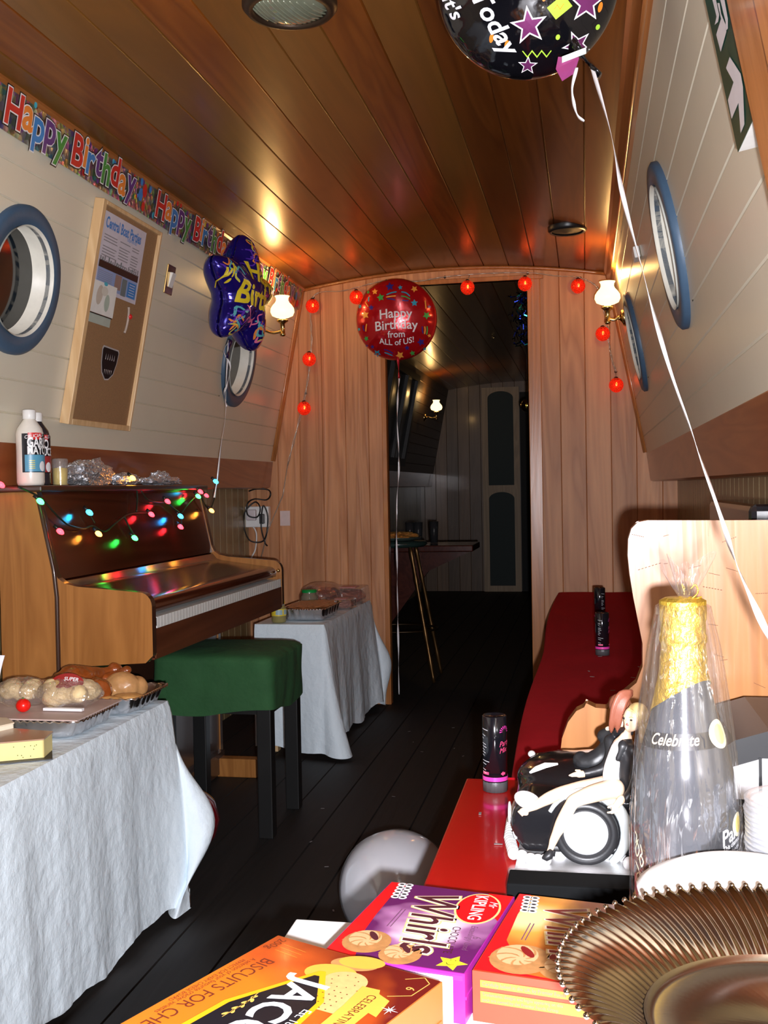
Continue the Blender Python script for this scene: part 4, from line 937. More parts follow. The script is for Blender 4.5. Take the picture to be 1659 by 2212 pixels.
c = Vector((-1.235, 4.90, ZT + .003)); t = thing('salad_platter', 'large domed clear platter of dark red food at the back of the far table', 'platter', c)
mb = MB(); crumple(mb, c + Vector((0, 0, .028)), (.085, .12, .030), 21, 40, 20, .3); mb.build('food', plain('dark red food', (.26, .06, .025), .45, noise_amt=.5, nscale=60), t)
mb = MB(); mb.lathe([(.100, .0), (.100, .045), (.085, .080), (.05, .100), (.0001, .105)], c, (0, 0, 1), 40, 0, lambda a, i: 1 + .25 * abs(sin(a)) * 1.0); mb.build('dome', film('clear dome', (.97, .90, .88), .45, .08, 30, .3, .04), t)
# balloon on the floor behind the near table
mb = MB(); mb.lathe([(.0001, .115), (.045, .108), (.085, .075), (.100, .03), (.100, .0), (.088, -.045), (.06, -.085), (.02, -.115), (.008, -.124), (.011, -.132), (.0001, -.132)], (-1.165, 2.90, .110), (.5, .2, .8), 40)
o = mb.build('balloon', plain('dark red balloon', (.16, .004, .008), .12, coat=.6), loc=(-1.165, 2.90, .0)); tag(o, 'dark red balloon on the floor between the near tablecloth and the stool', 'balloon')
mb = MB(); mb.lathe([(.0001, .150), (.05, .144), (.10, .108), (.130, .05), (.134, .0), (.125, -.05), (.09, -.10), (.04, -.136), (.010, -.150), (.016, -.160), (.0001, -.160)], (-.447, 2.448, .1345), (-.15, -.95, .25), 48)
o = mb.build('balloon', plain('white balloon', (.50, .50, .54), .12, coat=.6, noise_amt=.02), loc=(-.447, 2.448, 0)); tag(o, 'large white balloon on the floor beside the red bench', 'balloon')
# ---------------------------------------------------------------- right hand bench
ZB = .562
M['redcloth'] = plain('dark red bench cloth', (.36, .004, .010), .95, spec=.15, noise_amt=.12, nscale=40, bmp=.3, bscale=500)
M['redgloss'] = plain('red gloss paint', (.46, .008, .006), .22, noise_amt=.05, coat=.5, bmp=.05, bscale=30)
t = thing('bench', 'long built-in bench with a dark red cloth seat along the right side', 'bench', (.14, 3.5, 0))
mb = MB()
def seat(u, v):
    y = 1.87 + 3.30 * u; xf = -.145 - .008 * sin(y * 3.1) - .012 * math.exp(-((y - 3.9) / .5) ** 2); w = .575
    if v < .75: return (.420 - (.420 - xf - .01) * (v / .75), y, ZB + .003 * noise.noise(Vector((v * 5, y * 4, 0))) + .006 * noise.noise(Vector((v * 2, y * 1.2, 3))))
    k = (v - .75) / .25; return (xf + .01 - .012 * sin(k * PI / 2), y, ZB - .012 * (1 - cos(k * PI / 2)) - .085 * k * k)
mb.sheet(seat, 110, 34); mb.sheet(lambda u, v: (.420 - .575 * u, 1.87, ZB - .09 * v + .001), 2, 2); mb.build('seat_cloth', M['redcloth'], t)
mb = MB(); mb.box((.160, 3.52, .24), (.516, 3.28, .47)); mb.build('bench_base', M['darkwood'], t)
t = thing('bench_end', 'red gloss painted bench board where the tube and cake stand', 'bench', (.1, 1.55, 0))
mb = MB(); mb.box((.103, 1.565, ZB - .013), (.634, .60, .024)); mb.build('board', M['redgloss'], t, bevel=.003)
mb = MB(); mb.box((.13, 1.565, .268), (.55, .56, .53)); mb.build('base', M['darkwood'], t)
t = thing('table', 'white topped table in the foreground under the biscuit boxes', 'table', (-.02, .78, 0))
mb = MB(); mb.box((.0, .79, ZB - .024), (.712, .92, .024)); mb.build('table_top', plain('white laminate', (.82, .82, .82), .35, noise_amt=.02), t, bevel=.002)
for x in (-.30, .30):
    for y in (.38, 1.2): mb = MB(); mb.box((x, y, .263), (.04, .04, .526)); mb.build('leg', M['blackleg'], t)
ZTB = ZB - .012

# shaped wooden bench end panel
pp = [on(x, y, 'Y', 1.8) for x, y in ((1313, 1531), (1287, 1529), (1266, 1519), (1262, 1528), (1245, 1536), (1227, 1560), (1214, 1595), (1210, 1630))]
pp += [Vector((pp[-1].x, 1.8, .566)), Vector((.428, 1.8, .566)), Vector((.428, 1.8, 1.012))]
top = [on(x, y, 'Y', 1.8) for x, y in ((1500, 1124), (1400, 1124), (1378, 1128), (1364, 1142), (1357, 1165), (1356, 1200), (1360, 1240), (1368, 1290), (1378, 1340), (1388, 1390), (1388, 1440), (1375, 1475), (1345, 1500), (1318, 1515))]
poly = [(p.x, p.z) for p in pp + top]
M['panelwood'] = wood('bench end pine', (.50, .215, .065), (.34, .125, .030), 'Z', 7, .34, .35, .12, None, .3, 14)
mb = MB(); mb.prism(poly, lambda x, z: (x, 1.80, z), lambda x, z: (x, 1.835, z), 0, 1)
for k in range(16):
    x = rnd.uniform(.10, .40); z = rnd.uniform(.70, .99); a = rnd.uniform(-.6, .3); l = rnd.uniform(.006, .02)
    mb.add([(x, 1.7996, z), (x + l, 1.7996, z + a * l), (x + l, 1.7996, z + a * l + .0008), (x, 1.7996, z + .0008)], [(0, 1, 2, 3)], 2, False)
for (x0, y0, x1, y1) in ((1365, 1155, 1392, 1161), (1378, 1232, 1430, 1216), (1518, 1268, 1562, 1276), (1632, 1283, 1659, 1282), (1560, 1172, 1592, 1160), (1556, 1559, 1659, 1562), (1532, 1132, 1530, 1160)):
    a = on(x0, y0, 'Y', 1.7995); b = on(x1, y1, 'Y', 1.7995); n = 7
    for k in range(0, n):
        p = a.lerp(b, k / n); q = a.lerp(b, (k + .6) / n); mb.add([p, q, q + Vector((.0004, 0, .0012)), p + Vector((.0004, 0, .0012))], [(0, 1, 2, 3)], 2, False)
o = mb.build('wooden_panel', [M['panelwood'], M['trimwood'], plain('scratch brown', (.16, .05, .02), .7)], loc=(.2, 1.8, .566), bevel=.013); tag(o, 'shaped varnished wooden panel standing across the right bench', 'panel')
mb = MB(); mb.box((.35, 2.25, .80), (.14, .62, .472)); o = mb.build('vinyl_cushion', plain('black vinyl', (.01, .01, .012), .18, coat=.4), loc=(.35, 2.25, .565), bevel=.012); tag(o, 'black vinyl cushion just behind the shaped wooden panel', 'cushion')

# confetti tubes
def popper(c, ang, label):
    c = Vector(c); r, h = .0205, .128; t = thing('confetti_tube', label, 'confetti tube', c, 'black confetti tubes on the bench')
    def cy(a, b, hh=0): q = ang + a / r; return c + Vector(((r + .0008 + hh) * cos(q), (r + .0008 + hh) * sin(q), b))
    mb = MB(); mb.lathe([(.0001, .014), (r, .014), (r, h - .002), (r - .002, h), (r - .003, h - .002), (.0001, h - .003)], c, (0, 0, 1), 36)
    mb.sheet(lambda u, v: cy(-.010 + .02 * u, .018 + .008 * v, .0002) if False else cy(2 * PI * r * u, .019 + .007 * v), 36, 2, 1)
    for k, wd in enumerate((.013, 0, .008, .004, 0, .009, .010, .006, .008, .005, 0, .015, .009, 0, .008, .009)):
        if wd: mb.sheet(lambda u, v: cy(-.022 + wd * u, h - .022 - k * .0048 + .0011 * v - .002 * u), 4, 2, 2)
    mb.sheet(lambda u, v: cy(-.022 + .014 * u, .030 + .0045 * v), 4, 2, 3)
    mb.text('Party', .0125, lambda x, y: cy(.010 + x, .077 + y + x * .2), 3, align='LEFT', shear=.3, sx=.8, grid=.003); mb.text('Mix', .0125, lambda x, y: cy(.010 + x, .066 + y + x * .2), 3, align='LEFT', shear=.3, sx=.8, grid=.003)
    for q in range(9):
        a = q / 8 * PI; mb.add([cy(.021 + .004 * cos(a), h - .026 + .004 * sin(a)), cy(.021 + .010 * cos(a - .1), h - .026 + .010 * sin(a - .1)), cy(.021 + .010 * cos(a + .1), h - .026 + .010 * sin(a + .1))], [(0, 1, 2)], 1, False)
    mb.flatpoly([(.012, .032), (.017, .036), (.017, .034), (.021, .034), (.021, .030), (.017, .030), (.017, .028)], cy, 3, .003)
    mb.build('tube', [plain('glossy black card', (.006, .006, .009), .12, coat=.2), plain('magenta stripe', (.75, .05, .38), .35), plain('tube small print', (.55, .55, .58), .5), plain('hot pink print', (.80, .07, .20), .35)], t)
    mb = MB(); mb.lathe([(.0001, 0), (r * 1.02, 0), (r * 1.02, .016), (r, .017)], c, (0, 0, 1), 48, 0, lambda a, i: 1 + .012 * (1 if sin(a * 24) > 0 else -1)); mb.build('twist_base', plain('dark grey base', (.07, .07, .075), .4), t)
    return t
pz = ZB
T0 = popper((-.157, 1.795, ZB), -1.62, 'black confetti tube nearest the camera on the red gloss board')
copy_tree(T0, (.043, 3.26, ZB + .002), 'black confetti tube in the middle of the red bench seat', rotz=.5)
copy_tree(T0, (.046, 4.05, ZB + .002), 'black confetti tube farthest along the red bench seat', rotz=1.4)

# ---------------------------------------------------------------- cake: black car with two reclining figures
M['icing'] = plain('black icing', (.016, .017, .020), .42, noise_amt=.1)
M['icinggloss'] = plain('glossy black icing', (.010, .010, .012), .16, coat=.6)
M['whiteice'] = plain('white icing', (.85, .86, .88), .45, noise_amt=.02)
M['fleshice'] = plain('flesh pink icing', (.86, .62, .44), .42, noise_amt=.03)
BZ = ZB + .001
t = thing('cake_board', 'square silver foil cake board on the red bench board', 'cake board', (.16, 1.56, BZ))
mb = MB(); mb.box((.163, 1.545, BZ + .0015), (.525, .43, .003)); mb.build('board', plain('silver foil board', (.72, .72, .73), .45, .72, bmp=.25, bscale=260), t)
CZ = BZ + .0035
cake = thing('car_cake', 'black iced car shaped cake with white wheels on the silver board', 'cake', (.15, 1.58, CZ))
mb = MB(); YA, YB = 1.455, 1.715
prof = [(-.088, CZ + .008), (-.102, .592), (-.108, .612), (-.104, .632), (-.085, .648), (-.05, .654), (.0, .655), (.07, .650), (.42, .648), (.42, CZ + .008)]
mb.prism(prof, lambda x, z: (x, YA, z), lambda x, z: (x, YB, z))
mb.sphere((.02, 1.585, .640), (.118, .108, .040), 0, 28, 16); mb.sphere((-.03, 1.60, .642), (.078, .095, .032), 0, 28, 16)
mb.build('car_body', M['icinggloss'], cake, remesh=.0035, smoothit=7)
mb = MB(); roof = [(.105, .645), (.125, .675), (.155, .706), (.190, .732), (.235, .746), (.290, .746), (.34, .732), (.40, .70), (.42, .66), (.42, .645)]
mb.prism(roof, lambda x, z: (x, 1.470, z), lambda x, z: (x, 1.70, z)); mb.build('roof', M['icing'], cake, bevel=.012)
mb = MB(); win = [(.150, .654), (.160, .676), (.185, .696), (.225, .709), (.275, .709), (.32, .696), (.36, .67), (.365, .654)]
mb.prism(win, lambda x, z: (x, 1.4685, z), lambda x, z: (x, 1.471, z)); mb.build('side_window', M['whiteice'], cake)
mb = MB(); mb.box((.222, 1.4675, .682), (.004, .002, .056)); mb.build('window_pillar', M['icing'], cake)
wc = Vector((-.006, YA - .004, CZ + .0415))
def wheel(c, s_=1):
    mb = MB(); mb.lathe([(.028, -.010), (.030, .010), (.036, .014), (.0425, .010), (.0435, 0), (.0425, -.012), (.03, -.014)], c, (0, -1, 0), 44); w_ = mb.build('tyre', M['icing'], cake)
    mb = MB(); mb.lathe([(.0001, .010), (.010, .011), (.024, .012), (.0295, .008), (.0295, -.01)], c, (0, -1, 0), 40); mb.build('hub', M['whiteice'], w_)
wheel(wc); wheel(Vector((.30, YA - .004, CZ + .0415)))
for X0 in (-.006, .30):
    mb = MB(); pth = [Vector((X0 + .0535 * cos(a), YA - .001, CZ + .0415 + .053 * sin(a))) for a in [math.radians(-52 + 205 * k / 20) for k in range(21)]]
    mb.tube(pth, [.003 + .0055 * sin(PI * min(1, .12 + k / 20)) for k in range(21)], 10, flat=1); mb.build('wheel_arch', plain('pale grey icing', (.62, .68, .68), .5), cake)
mb = MB(); rr = random.Random(2)
edge_ = [(-.085 + .004 * 0, YB), (-.112, 1.68), (-.116, 1.60), (-.114, 1.52), (-.104, 1.455), (-.080, 1.438)] + [(x, 1.436) for x in (-.06,)] + [(.05 + .03 * k, 1.436) for k in range(13)]
for i in range(len(edge_) - 1):
    a = Vector((*edge_[i], 0)); b = Vector((*edge_[i + 1], 0)); n = max(1, int((b - a).length / .010))
    for k in range(n):
        p = a.lerp(b, k / n)
        if -.05 < p.x < .045 and p.y < 1.5: p = Vector((p.x, 1.470, 0))
        mb.sphere((p.x, p.y, CZ + .0055), (.0085, .0085, .008 + rr.uniform(-.001, .002)), 0, 10, 8)
mb.build('piped_border', M['whiteice'], cake)
mb = MB(); mb.sphere((-.084, YA + .004, .645), (.019, .010, .012), 0, 18, 12, Matrix.Rotation(.35, 3, 'Y')); mb.build('headlight', M['whiteice'], cake)
mb = MB(); mb.sphere((-.090, YB - .02, .650), (.006, .010, .005), 0, 14, 8); mb.build('headlight', M['whiteice'], cake)
mb = MB(); add_c = [(-.062 + .045 * k / 8, 1.585, .6735 + .012 * sin(k / 8 * 1.8) - .0) for k in range(9)]
mb.tube([onp(x, y, (0, 0, .674), Vector((-.15, -.25, 1)).normalized()) for x, y in ((1145, 1669), (1160, 1660), (1178, 1653), (1205, 1650))], [.001, .0028, .003, .001], 8, flat=.6); mb.build('bonnet_stripe', M['whiteice'], cake)
mb = MB(); bc = Vector((-.110, 1.49, .618)); mb.tube([bc + Vector((-.001, .014 * cos(a), .014 * sin(a))) for a in [2 * PI * k / 20 for k in range(20)]], .0014, 6, closed=True)
for dy0, dz0, dy1, dz1 in ((-.010, .008, -.004, -.010), (-.004, -.010, .0, .0), (.0, .0, .004, -.010), (.004, -.010, .010, .008), (-.005, .011, 0, .002), (0, .002, .005, .011)):
    mb.tube([bc + Vector((-.001, dy0, dz0)), bc + Vector((-.001, dy1, dz1))], .0011, 6)
mb.build('badge', M['whiteice'], cake)
mb = MB(); mb.tube([(-.104, 1.462, .600), (-.100, 1.456, .592)], .002, 6); mb.build('indicator', M['whiteice'], cake)

def PP(x, y, Y): return on(x, y, 'Y', Y)
def limb(mb, pts, m=0, seg=14, k=4):
    """pts: (pixel x, pixel y, depth, radius in mm)"""
    c = [PP(x, y, Y) for x, y, Y, r in pts]; r = [q[3] / 1000 for q in pts]; path = smooth_path(c, k); rad = []
    for i in range(len(pts) - 1):
        for j in range(k): s_ = j / k; s_ = s_ * s_ * (3 - 2 * s_); rad.append(r[i] * (1 - s_) + r[i + 1] * s_)
    rad.append(r[-1]); mb.tube(path, rad, seg, m)
    mb.sphere(path[0], rad[0] * .98, m, 12, 8); mb.sphere(path[-1], rad[-1] * .98, m, 12, 8)
def face(head, r, fwd, up, t, brow):
    """small features on a sugar-paste head looking along fwd"""
    fwd = Vector(fwd).normalized(); up = Vector(up).normalized(); sd = fwd.cross(up).normalized()
    mb = MB(); mb.tube([head + fwd * r * .80 + up * r * .22, head + fwd * r * 1.10 - up * r * .10, head + fwd * r * .92 - up * r * .16], [r * .08, r * .12, r * .10], 8); mb.build('nose', M['fleshice'], t)
    for s_ in (-1, 1):
        d = (fwd * .86 + sd * s_ * .42 + up * .16).normalized(); mb = MB(); mb.sphere(head + d * r * .90, (r * .14, r * .14, r * .10), 0, 10, 8); e = mb.build('eye', M['black'], t)
        mb = MB(); mb.tube([head + (fwd * .90 + sd * s_ * .20 + up * .38).normalized() * r * .98, head + (fwd * .84 + sd * s_ * .42 + up * .44).normalized() * r, head + (fwd * .74 + sd * s_ * .60 + up * .36).normalized() * r], r * .035, 6); mb.build('eyebrow', brow, t)
        mb = MB(); mb.sphere(head + sd * s_ * r * .96 - up * r * .02, (r * .16, r * .16, r * .26), 0, 10, 8); mb.build('ear', M['fleshice'], t)
    mb = MB(); mb.sphere(head + (fwd * .93 - up * .42).normalized() * r * .93, (r * .18, r * .18, r * .10), 0, 10, 8); mb.build('lips', plain('pink lips', (.70, .12, .12), .4), t)
# blonde figure seated at the front of the bonnet
bl = thing('figurine', 'blonde sugar figure in black jacket and white top sitting on the car bonnet', 'figurine', PP(1325, 1705, 1.47), 'sugar figures on the cake')
mb = MB()
limb(mb, [(1326, 1702, 1.485, 15), (1322, 1672, 1.480, 11.5), (1332, 1640, 1.478, 12), (1345, 1612, 1.475, 14), (1352, 1594, 1.475, 9)])
limb(mb, [(1352, 1596, 1.475, 5), (1356, 1580, 1.472, 5)])
hd = PP(1368, 1552, 1.468); hr = .0145
mb.sphere(hd, (hr * .92, hr, hr * 1.15), 0, 20, 14); mb.sphere(hd + Vector((-.004, -.002, -.009)), (.0085, .009, .009), 0, 14, 10)
limb(mb, [(1328, 1704, 1.458, 14), (1290, 1712, 1.440, 12), (1245, 1728, 1.432, 9.5), (1232, 1742, 1.428, 8.5), (1215, 1775, 1.428, 8.8), (1198, 1810, 1.428, 6), (1190, 1832, 1.428, 4.2), (1185, 1846, 1.426, 4.0)])
limb(mb, [(1316, 1692, 1.492, 12), (1270, 1700, 1.476, 10.5), (1222, 1710, 1.462, 9), (1190, 1722, 1.452, 8.5), (1160, 1738, 1.450, 6.5), (1140, 1748, 1.446, 4.5), (1126, 1754, 1.444, 4.5), (1137, 1757, 1.440, 3.5)])
mb.build('body', M['fleshice'], bl, remesh=.0014, smoothit=5)
mb = MB(); limb(mb, [(1327, 1700, 1.480, 15.5), (1322, 1672, 1.474, 12.8), (1332, 1640, 1.472, 13.4), (1341, 1618, 1.468, 13.5)]); mb.build('white_top', M['whiteice'], bl, remesh=.0018, smoothit=4)
mb = MB()
limb(mb, [(1352, 1600, 1.474, 9), (1358, 1630, 1.468, 15), (1356, 1665, 1.470, 14), (1362, 1700, 1.475, 15), (1368, 1735, 1.475, 11)])
limb(mb, [(1345, 1612, 1.462, 8), (1334, 1640, 1.458, 3.5)]); limb(mb, [(1346, 1604, 1.462, 4.5), (1334, 1622, 1.462, 3.6)])
limb(mb, [(1365, 1620, 1.460, 9), (1378, 1660, 1.455, 8), (1366, 1705, 1.448, 6.5), (1352, 1726, 1.444, 6.5)])
mb.build('jacket', M['icing'], bl, remesh=.0016, smoothit=5)
mb = MB(); limb(mb, [(1343, 1727, 1.442, 5.6), (1333, 1738, 1.438, 4.6), (1328, 1746, 1.436, 5.0)])
for k, (dx, dy) in enumerate(((-14, 9), (-9, 12), (-3, 13), (3, 12))): limb(mb, [(1329 + k * 2, 1748, 1.434, 1.9), (1328 + dx * .6 + k * 2, 1752 + dy * .25, 1.433, 1.6), (1327 + dx + k * 2.5, 1752 + dy * .35, 1.431, 1.2)], seg=8)
limb(mb, [(1322, 1740, 1.435, 2.0), (1314, 1744, 1.433, 1.4)], seg=8); mb.build('hand', M['fleshice'], bl)
mb = MB(); mb.tube([PP(1193, 1836, 1.426), PP(1186, 1848, 1.424), PP(1178, 1853, 1.422), PP(1171, 1854, 1.420)], [.004, .006, .005, .0012], 12); mb.tube([PP(1196, 1838, 1.428), PP(1197, 1850, 1.428)], [.003, .0012], 8); mb.build('shoe', M['icing'], bl)
mb = MB(); mb.tube([PP(1138, 1750, 1.444), PP(1127, 1758, 1.440), PP(1119, 1752, 1.440)], [.003, .0038, .0012], 10); mb.build('shoe', M['fleshice'], bl)
blond = plain('blonde icing hair', (.80, .60, .26), .45, bmp=.3, bscale=120)
mb = MB()
mb.sphere(hd + Vector((.006, .003, .005)), (hr * 1.02, hr * 1.1, hr * 1.12), 0, 18, 12)
for k in range(9):
    a = k / 8; limb(mb, [(1360 + a * 22, 1533 - 4 * sin(a * PI), 1.462 + a * .012, 2.6), (1376 + a * 14, 1545, 1.458 + a * .02, 3.2), (1384 + a * 10, 1572, 1.458 + a * .02, 3.2), (1384 + a * 13, 1602, 1.462 + a * .02, 1.8)], seg=8)
mb.build('hair', blond, bl)
face(hd, hr, (-.62, -.72, -.12), (.05, 0, 1), bl, blond)
# redhead leaning behind
rd = thing('figurine', 'red haired sugar figure in a black dress leaning back on the car bonnet', 'figurine', PP(1300, 1660, 1.53), 'sugar figures on the cake')
mb = MB()
limb(mb, [(1262, 1648, 1.545, 13), (1285, 1645, 1.545, 16), (1308, 1625, 1.545, 14), (1322, 1600, 1.540, 13), (1330, 1578, 1.535, 9)])
limb(mb, [(1318, 1600, 1.520, 9), (1320, 1630, 1.510, 8.5), (1306, 1658, 1.505, 8), (1278, 1668, 1.500, 6.5), (1262, 1671, 1.498, 5.5)])
limb(mb, [(1304, 1590, 1.545, 10), (1322, 1580, 1.54, 9)]); limb(mb, [(1255, 1640, 1.55, 12), (1250, 1655, 1.56, 9)]); limb(mb, [(1330, 1585, 1.535, 8), (1345, 1580, 1.50, 6), (1362, 1582, 1.480, 5)])
mb.build('black_dress', M['icing'], rd, remesh=.0016, smoothit=5)
mb = MB(); limb(mb, [(1260, 1672, 1.497, 4.8), (1250, 1672, 1.494, 5.0)])
for k in range(4): limb(mb, [(1249, 1669 + k * 2.2, 1.492, 1.8), (1240, 1671 + k * 1.6, 1.490, 1.6), (1230 + k * 2, 1675 + k * .6, 1.488, 1.1)], seg=8)
limb(mb, [(1252, 1665, 1.494, 1.8), (1244, 1664, 1.492, 1.3)], seg=8); mb.build('hand', M['fleshice'], rd)
h2 = PP(1346, 1532, 1.520); mb = MB(); mb.sphere(h2, (.0135, .0145, .017), 0, 18, 12); limb(mb, [(1340, 1560, 1.525, 5), (1336, 1582, 1.53, 5)]); limb(mb, [(1312, 1574, 1.527, 3), (1320, 1572, 1.525, 3)]); mb.build('head', M['fleshice'], rd)
face(h2, .0145, (.80, -.35, -.1), (0, 0, 1), rd, M['icing'])
redh = plain('auburn icing hair', (.26, .080, .045), .45, bmp=.2, bscale=120)
mb = MB(); mb.sphere(h2 + Vector((-.004, .0, .006)), (.0155, .0165, .0165), 0, 18, 12)
for k in range(11):
    a = k / 10; limb(mb, [(1364, 1493 + a * 8, 1.508, 2.4), (1340 + a * 14, 1498 + a * 12, 1.502, 3.6), (1326 + a * 20, 1525 + a * 6, 1.499, 3.8), (1320 + a * 19, 1556 + a * 2, 1.500, 3.0), (1317 + a * 20, 1576 + 6 * sin(a * 9), 1.503, 1.0)], seg=8)
mb.build('hair', redh, rd)
# black box in front of the cake
mb = MB(); mb.box((.030, 1.315, BZ + .0145), (.262, .050, .029)); o = mb.build('black_box', plain('matt black card', (.005, .0055, .006), .9, spec=.1), loc=(.030, 1.315, BZ), bevel=.002); tag(o, 'low matt black box standing in front of the cake board', 'box')

# ---------------------------------------------------------------- party bottle in clear film
bx, by = .0965, 1.130; bz = ZTB
bt = thing('party_bottle', 'dark grey champagne style party bottle with a gold foil neck inside clear film', 'bottle', (bx, by, bz))
def zz(y): return on(1484, y, 'Y', by).z
M['bottle'] = plain('smoky bottle film', (.055, .060, .070), .18, noise_amt=.3, nscale=14, coat=.5, bmp=.15, bscale=20)
prof = [(.0001, bz), (.049, bz), (.0515, bz + .008), (.0520, zz(1850)), (.0512, zz(1750)), (.0490, zz(1660)), (.0415, zz(1600)), (.0345, zz(1550)), (.0285, zz(1500)), (.0235, zz(1450)), (.0215, zz(1400)), (.0205, zz(1330))]
def prad(z):
    for (r0, z0), (r1, z1) in zip(prof[1:], prof[2:]):
        if z0 <= z <= z1: k = (z - z0) / (z1 - z0 + 1e-9); return r0 + (r1 - r0) * k
    return .02
P0 = Vector((bx, by, 0))
mb = MB(); NP = 70
def bprof(n=60):
    out = [(.0001, bz)]; z0, z1 = bz + .0005, prof[-1][1]
    for k in range(n): z = z0 + (z1 - z0) * k / (n - 1); r = sum(prad(min(max(z + d, z0), z1)) for d in (-.008, -.004, 0, .004, .008)) / 5; out.append((r, z))
    return out
mb.lathe(bprof(), P0, (0, 0, 1), 56); mb.build('glass', M['bottle'], bt)
face_a = math.atan2(-by, -bx)
def bcyl(a, z, hh=0): r = prad(z) + .0009 + hh; q = face_a + a; return P0 + Vector((r * cos(q), r * sin(q), z))
m, nt, bs = newmat('crinkled gold foil'); bs.inputs['Base Color'].default_value = (.85, .58, .08, 1); bs.inputs['Metallic'].default_value = .9; bs.inputs['Roughness'].default_value = .38
bump(nt, bs, noise_tex(nt, coords(nt), 90, 5, .6), .8, .006); M['goldfoil'] = m
mb = MB(); zt_ = zz(1297)
def gf(u, v):
    a = 2 * PI * u; low = zz(1505) + .020 * cos(a - .9) * 1.0 ; z = low + (zt_ - low) * v
    r = (prad(min(z, prof[-1][1])) + .0012) if z < zz(1400) else .0225 + .0015 * (1 if zz(1385) < z < zz(1370) else 0) + (.001 if z > zz(1340) else 0)
    r += .0006 * noise.noise(Vector((a * 3, z * 90, 0))); return P0 + Vector((r * cos(face_a + a), r * sin(face_a + a), z))
mb.sheet(gf, 72, 40, 0, wrap=True); mb.lathe([(.0235, zt_), (.018, zt_ + .003), (.0001, zt_ + .003)], P0, (0, 0, 1), 40); mb.build('foil_neck', M['goldfoil'], bt)
mb = MB(); z0, z1 = zz(1607), zz(1574)
mb.sheet(lambda u, v: bcyl(-1.35 + 2.7 * u, z0 + (z1 - z0) * v + .006 * u, .0003), 40, 5, 0)
mb.text('Celebrate', .0160, lambda x, y: bcyl(-.28 + x / .040, (z0 + z1) / 2 - .004 + y + .003 + x * .06, .0008), 1, sx=.78, shear=.3, grid=.004, offset=.01)
def round_label(ac, zc, r, m0, m1):
    mb.flatpoly(ell(0, 0, r, r, 28), lambda x, y: bcyl(ac + x / prad(zc), zc + y, .001), m0, .006); mb.flatpoly(ell(0, 0, r * .55, r * .7, 20), lambda x, y: bcyl(ac + x / prad(zc), zc + y, .0014), m1, .006)
round_label(1.02, zz(1572), .014, 2, 3)
zl0, zl1 = zz(1842), zz(1748)
def lab_e(u, v): a = .28 + 1.2 * u; t_ = min(1, max(0, (u - .05) * 3)); return bcyl(a, zl0 + .005 + (zl1 - zl0) * (.45 + .55 * t_ * t_) * v + .010 * u, .0004)
mb.sheet(lab_e, 24, 8, 0)
mb.text('Party', .0215, lambda x, y: bcyl(.71 + x / .052, zz(1797) + y + x * .25, .001), 4, align='LEFT', sx=.85, grid=.005, offset=.015)
for i, s_ in enumerate(('This champagne', 'adding the', 'with coloured')): mb.text(s_, .0072, lambda x, y: bcyl(.73 + i * .10 + x / .052, zz(1809 + i * 12) + y + x * .25, .001), 4, align='LEFT', sx=.8, grid=.004, offset=.01)
round_label(1.25, zz(1762), .012, 2, 5)
zc_ = zz(1835)
mb.flatpoly([(-.012, -.04), (.004, -.04), (.010, -.02), (.013, .005), (.010, .025), (.002, .036), (-.012, .038)], lambda x, y: bcyl(-1.05 + x / .052 + .0, zc_ + y - .008, .0005), 6, .006)
for pts in ([(-.004, .020), (.002, .012), (-.002, .004), (-.006, .010), (.0, .022)], [(.004, .018), (.007, .010), (.003, .004), (.006, -.004), (.009, .002), (.004, .008)], [(-.006, -.002), (.0, -.008), (.004, -.016), (.0, -.022), (-.004, -.016), (.001, -.012)], [(-.008, -.018), (-.002, -.028), (.002, -.036)], [(.004, -.010), (.009, -.016), (.006, -.024)], [(-.008, .028), (-.003, .024), (-.006, .016)]):
    add_stroke(mb, [(p.x, p.y) for p in smooth_path([(*q, 0) for q in pts], 4)], .0008, lambda x, y: bcyl(-1.05 + x / .052, zc_ + y - .006, .0012), 2)
mb.build('labels', [M['icing'], plain('champagne lettering', (.80, .66, .48), .4), plain('cream sticker', (.82, .74, .48), .4), plain('sticker ring', (.60, .48, .22), .4), COLS['white'], plain('sticker gold', (.75, .60, .15), .4), plain('brown label', (.035, .015, .012), .35)], bt)
M['film'] = film('crinkled clear film', (.985, .98, .99), .30, .07, 32, .9, .015)
mb = MB(); zk = zz(1296)
BR = [(0.0, .057), (.25, .056), (.45, .055), (.60, .051), (.75, .044), (.88, .036), (.95, .0295), (.985, .027), (1.0, .012)]
def bagf(u, v):
    a = 2 * PI * u; z = bz + .002 + (zk - bz) * v
    for (v0, r0), (v1, r1) in zip(BR, BR[1:]):
        if v0 <= v <= v1: r = r0 + (r1 - r0) * (v - v0) / (v1 - v0)
    r *= 1 + .022 * sin(a * 9 + v * 2) + .018 * sin(a * 23 + v * 5) + .02 * noise.noise(Vector((cos(a) * 2, sin(a) * 2, v * 6)))
    return P0 + Vector((r * cos(a), r * sin(a), z))
mb.sheet(bagf, 120, 50, 0, wrap=True); kp = Vector((on(1480, 1296, 'Y', by).x, by, zk))
def tuft(u, v):
    a = 2 * PI * u; f = .0035 + .019 * v ** .8 * (1 + .35 * sin(a * 3 + 1) + .22 * sin(a * 5)) ; zt2 = zk + v * (.036 + .009 * sin(a * 2 + .5) + .006 * sin(a * 5))
    return Vector((kp.x + f * cos(a) + .0, kp.y + f * sin(a) * .6, zt2))
mb.sheet(tuft, 60, 12, 0, wrap=True, smooth=False); mb.build('clear_film', M['film'], bt)
mb = MB()
for q in range(3): mb.tube([kp + Vector((.0055 * cos(a), .0055 * sin(a), .001 * q + .001 * sin(a * 2 + q))) for a in [2 * PI * k / 16 for k in range(16)]], .0012, 6, closed=True)
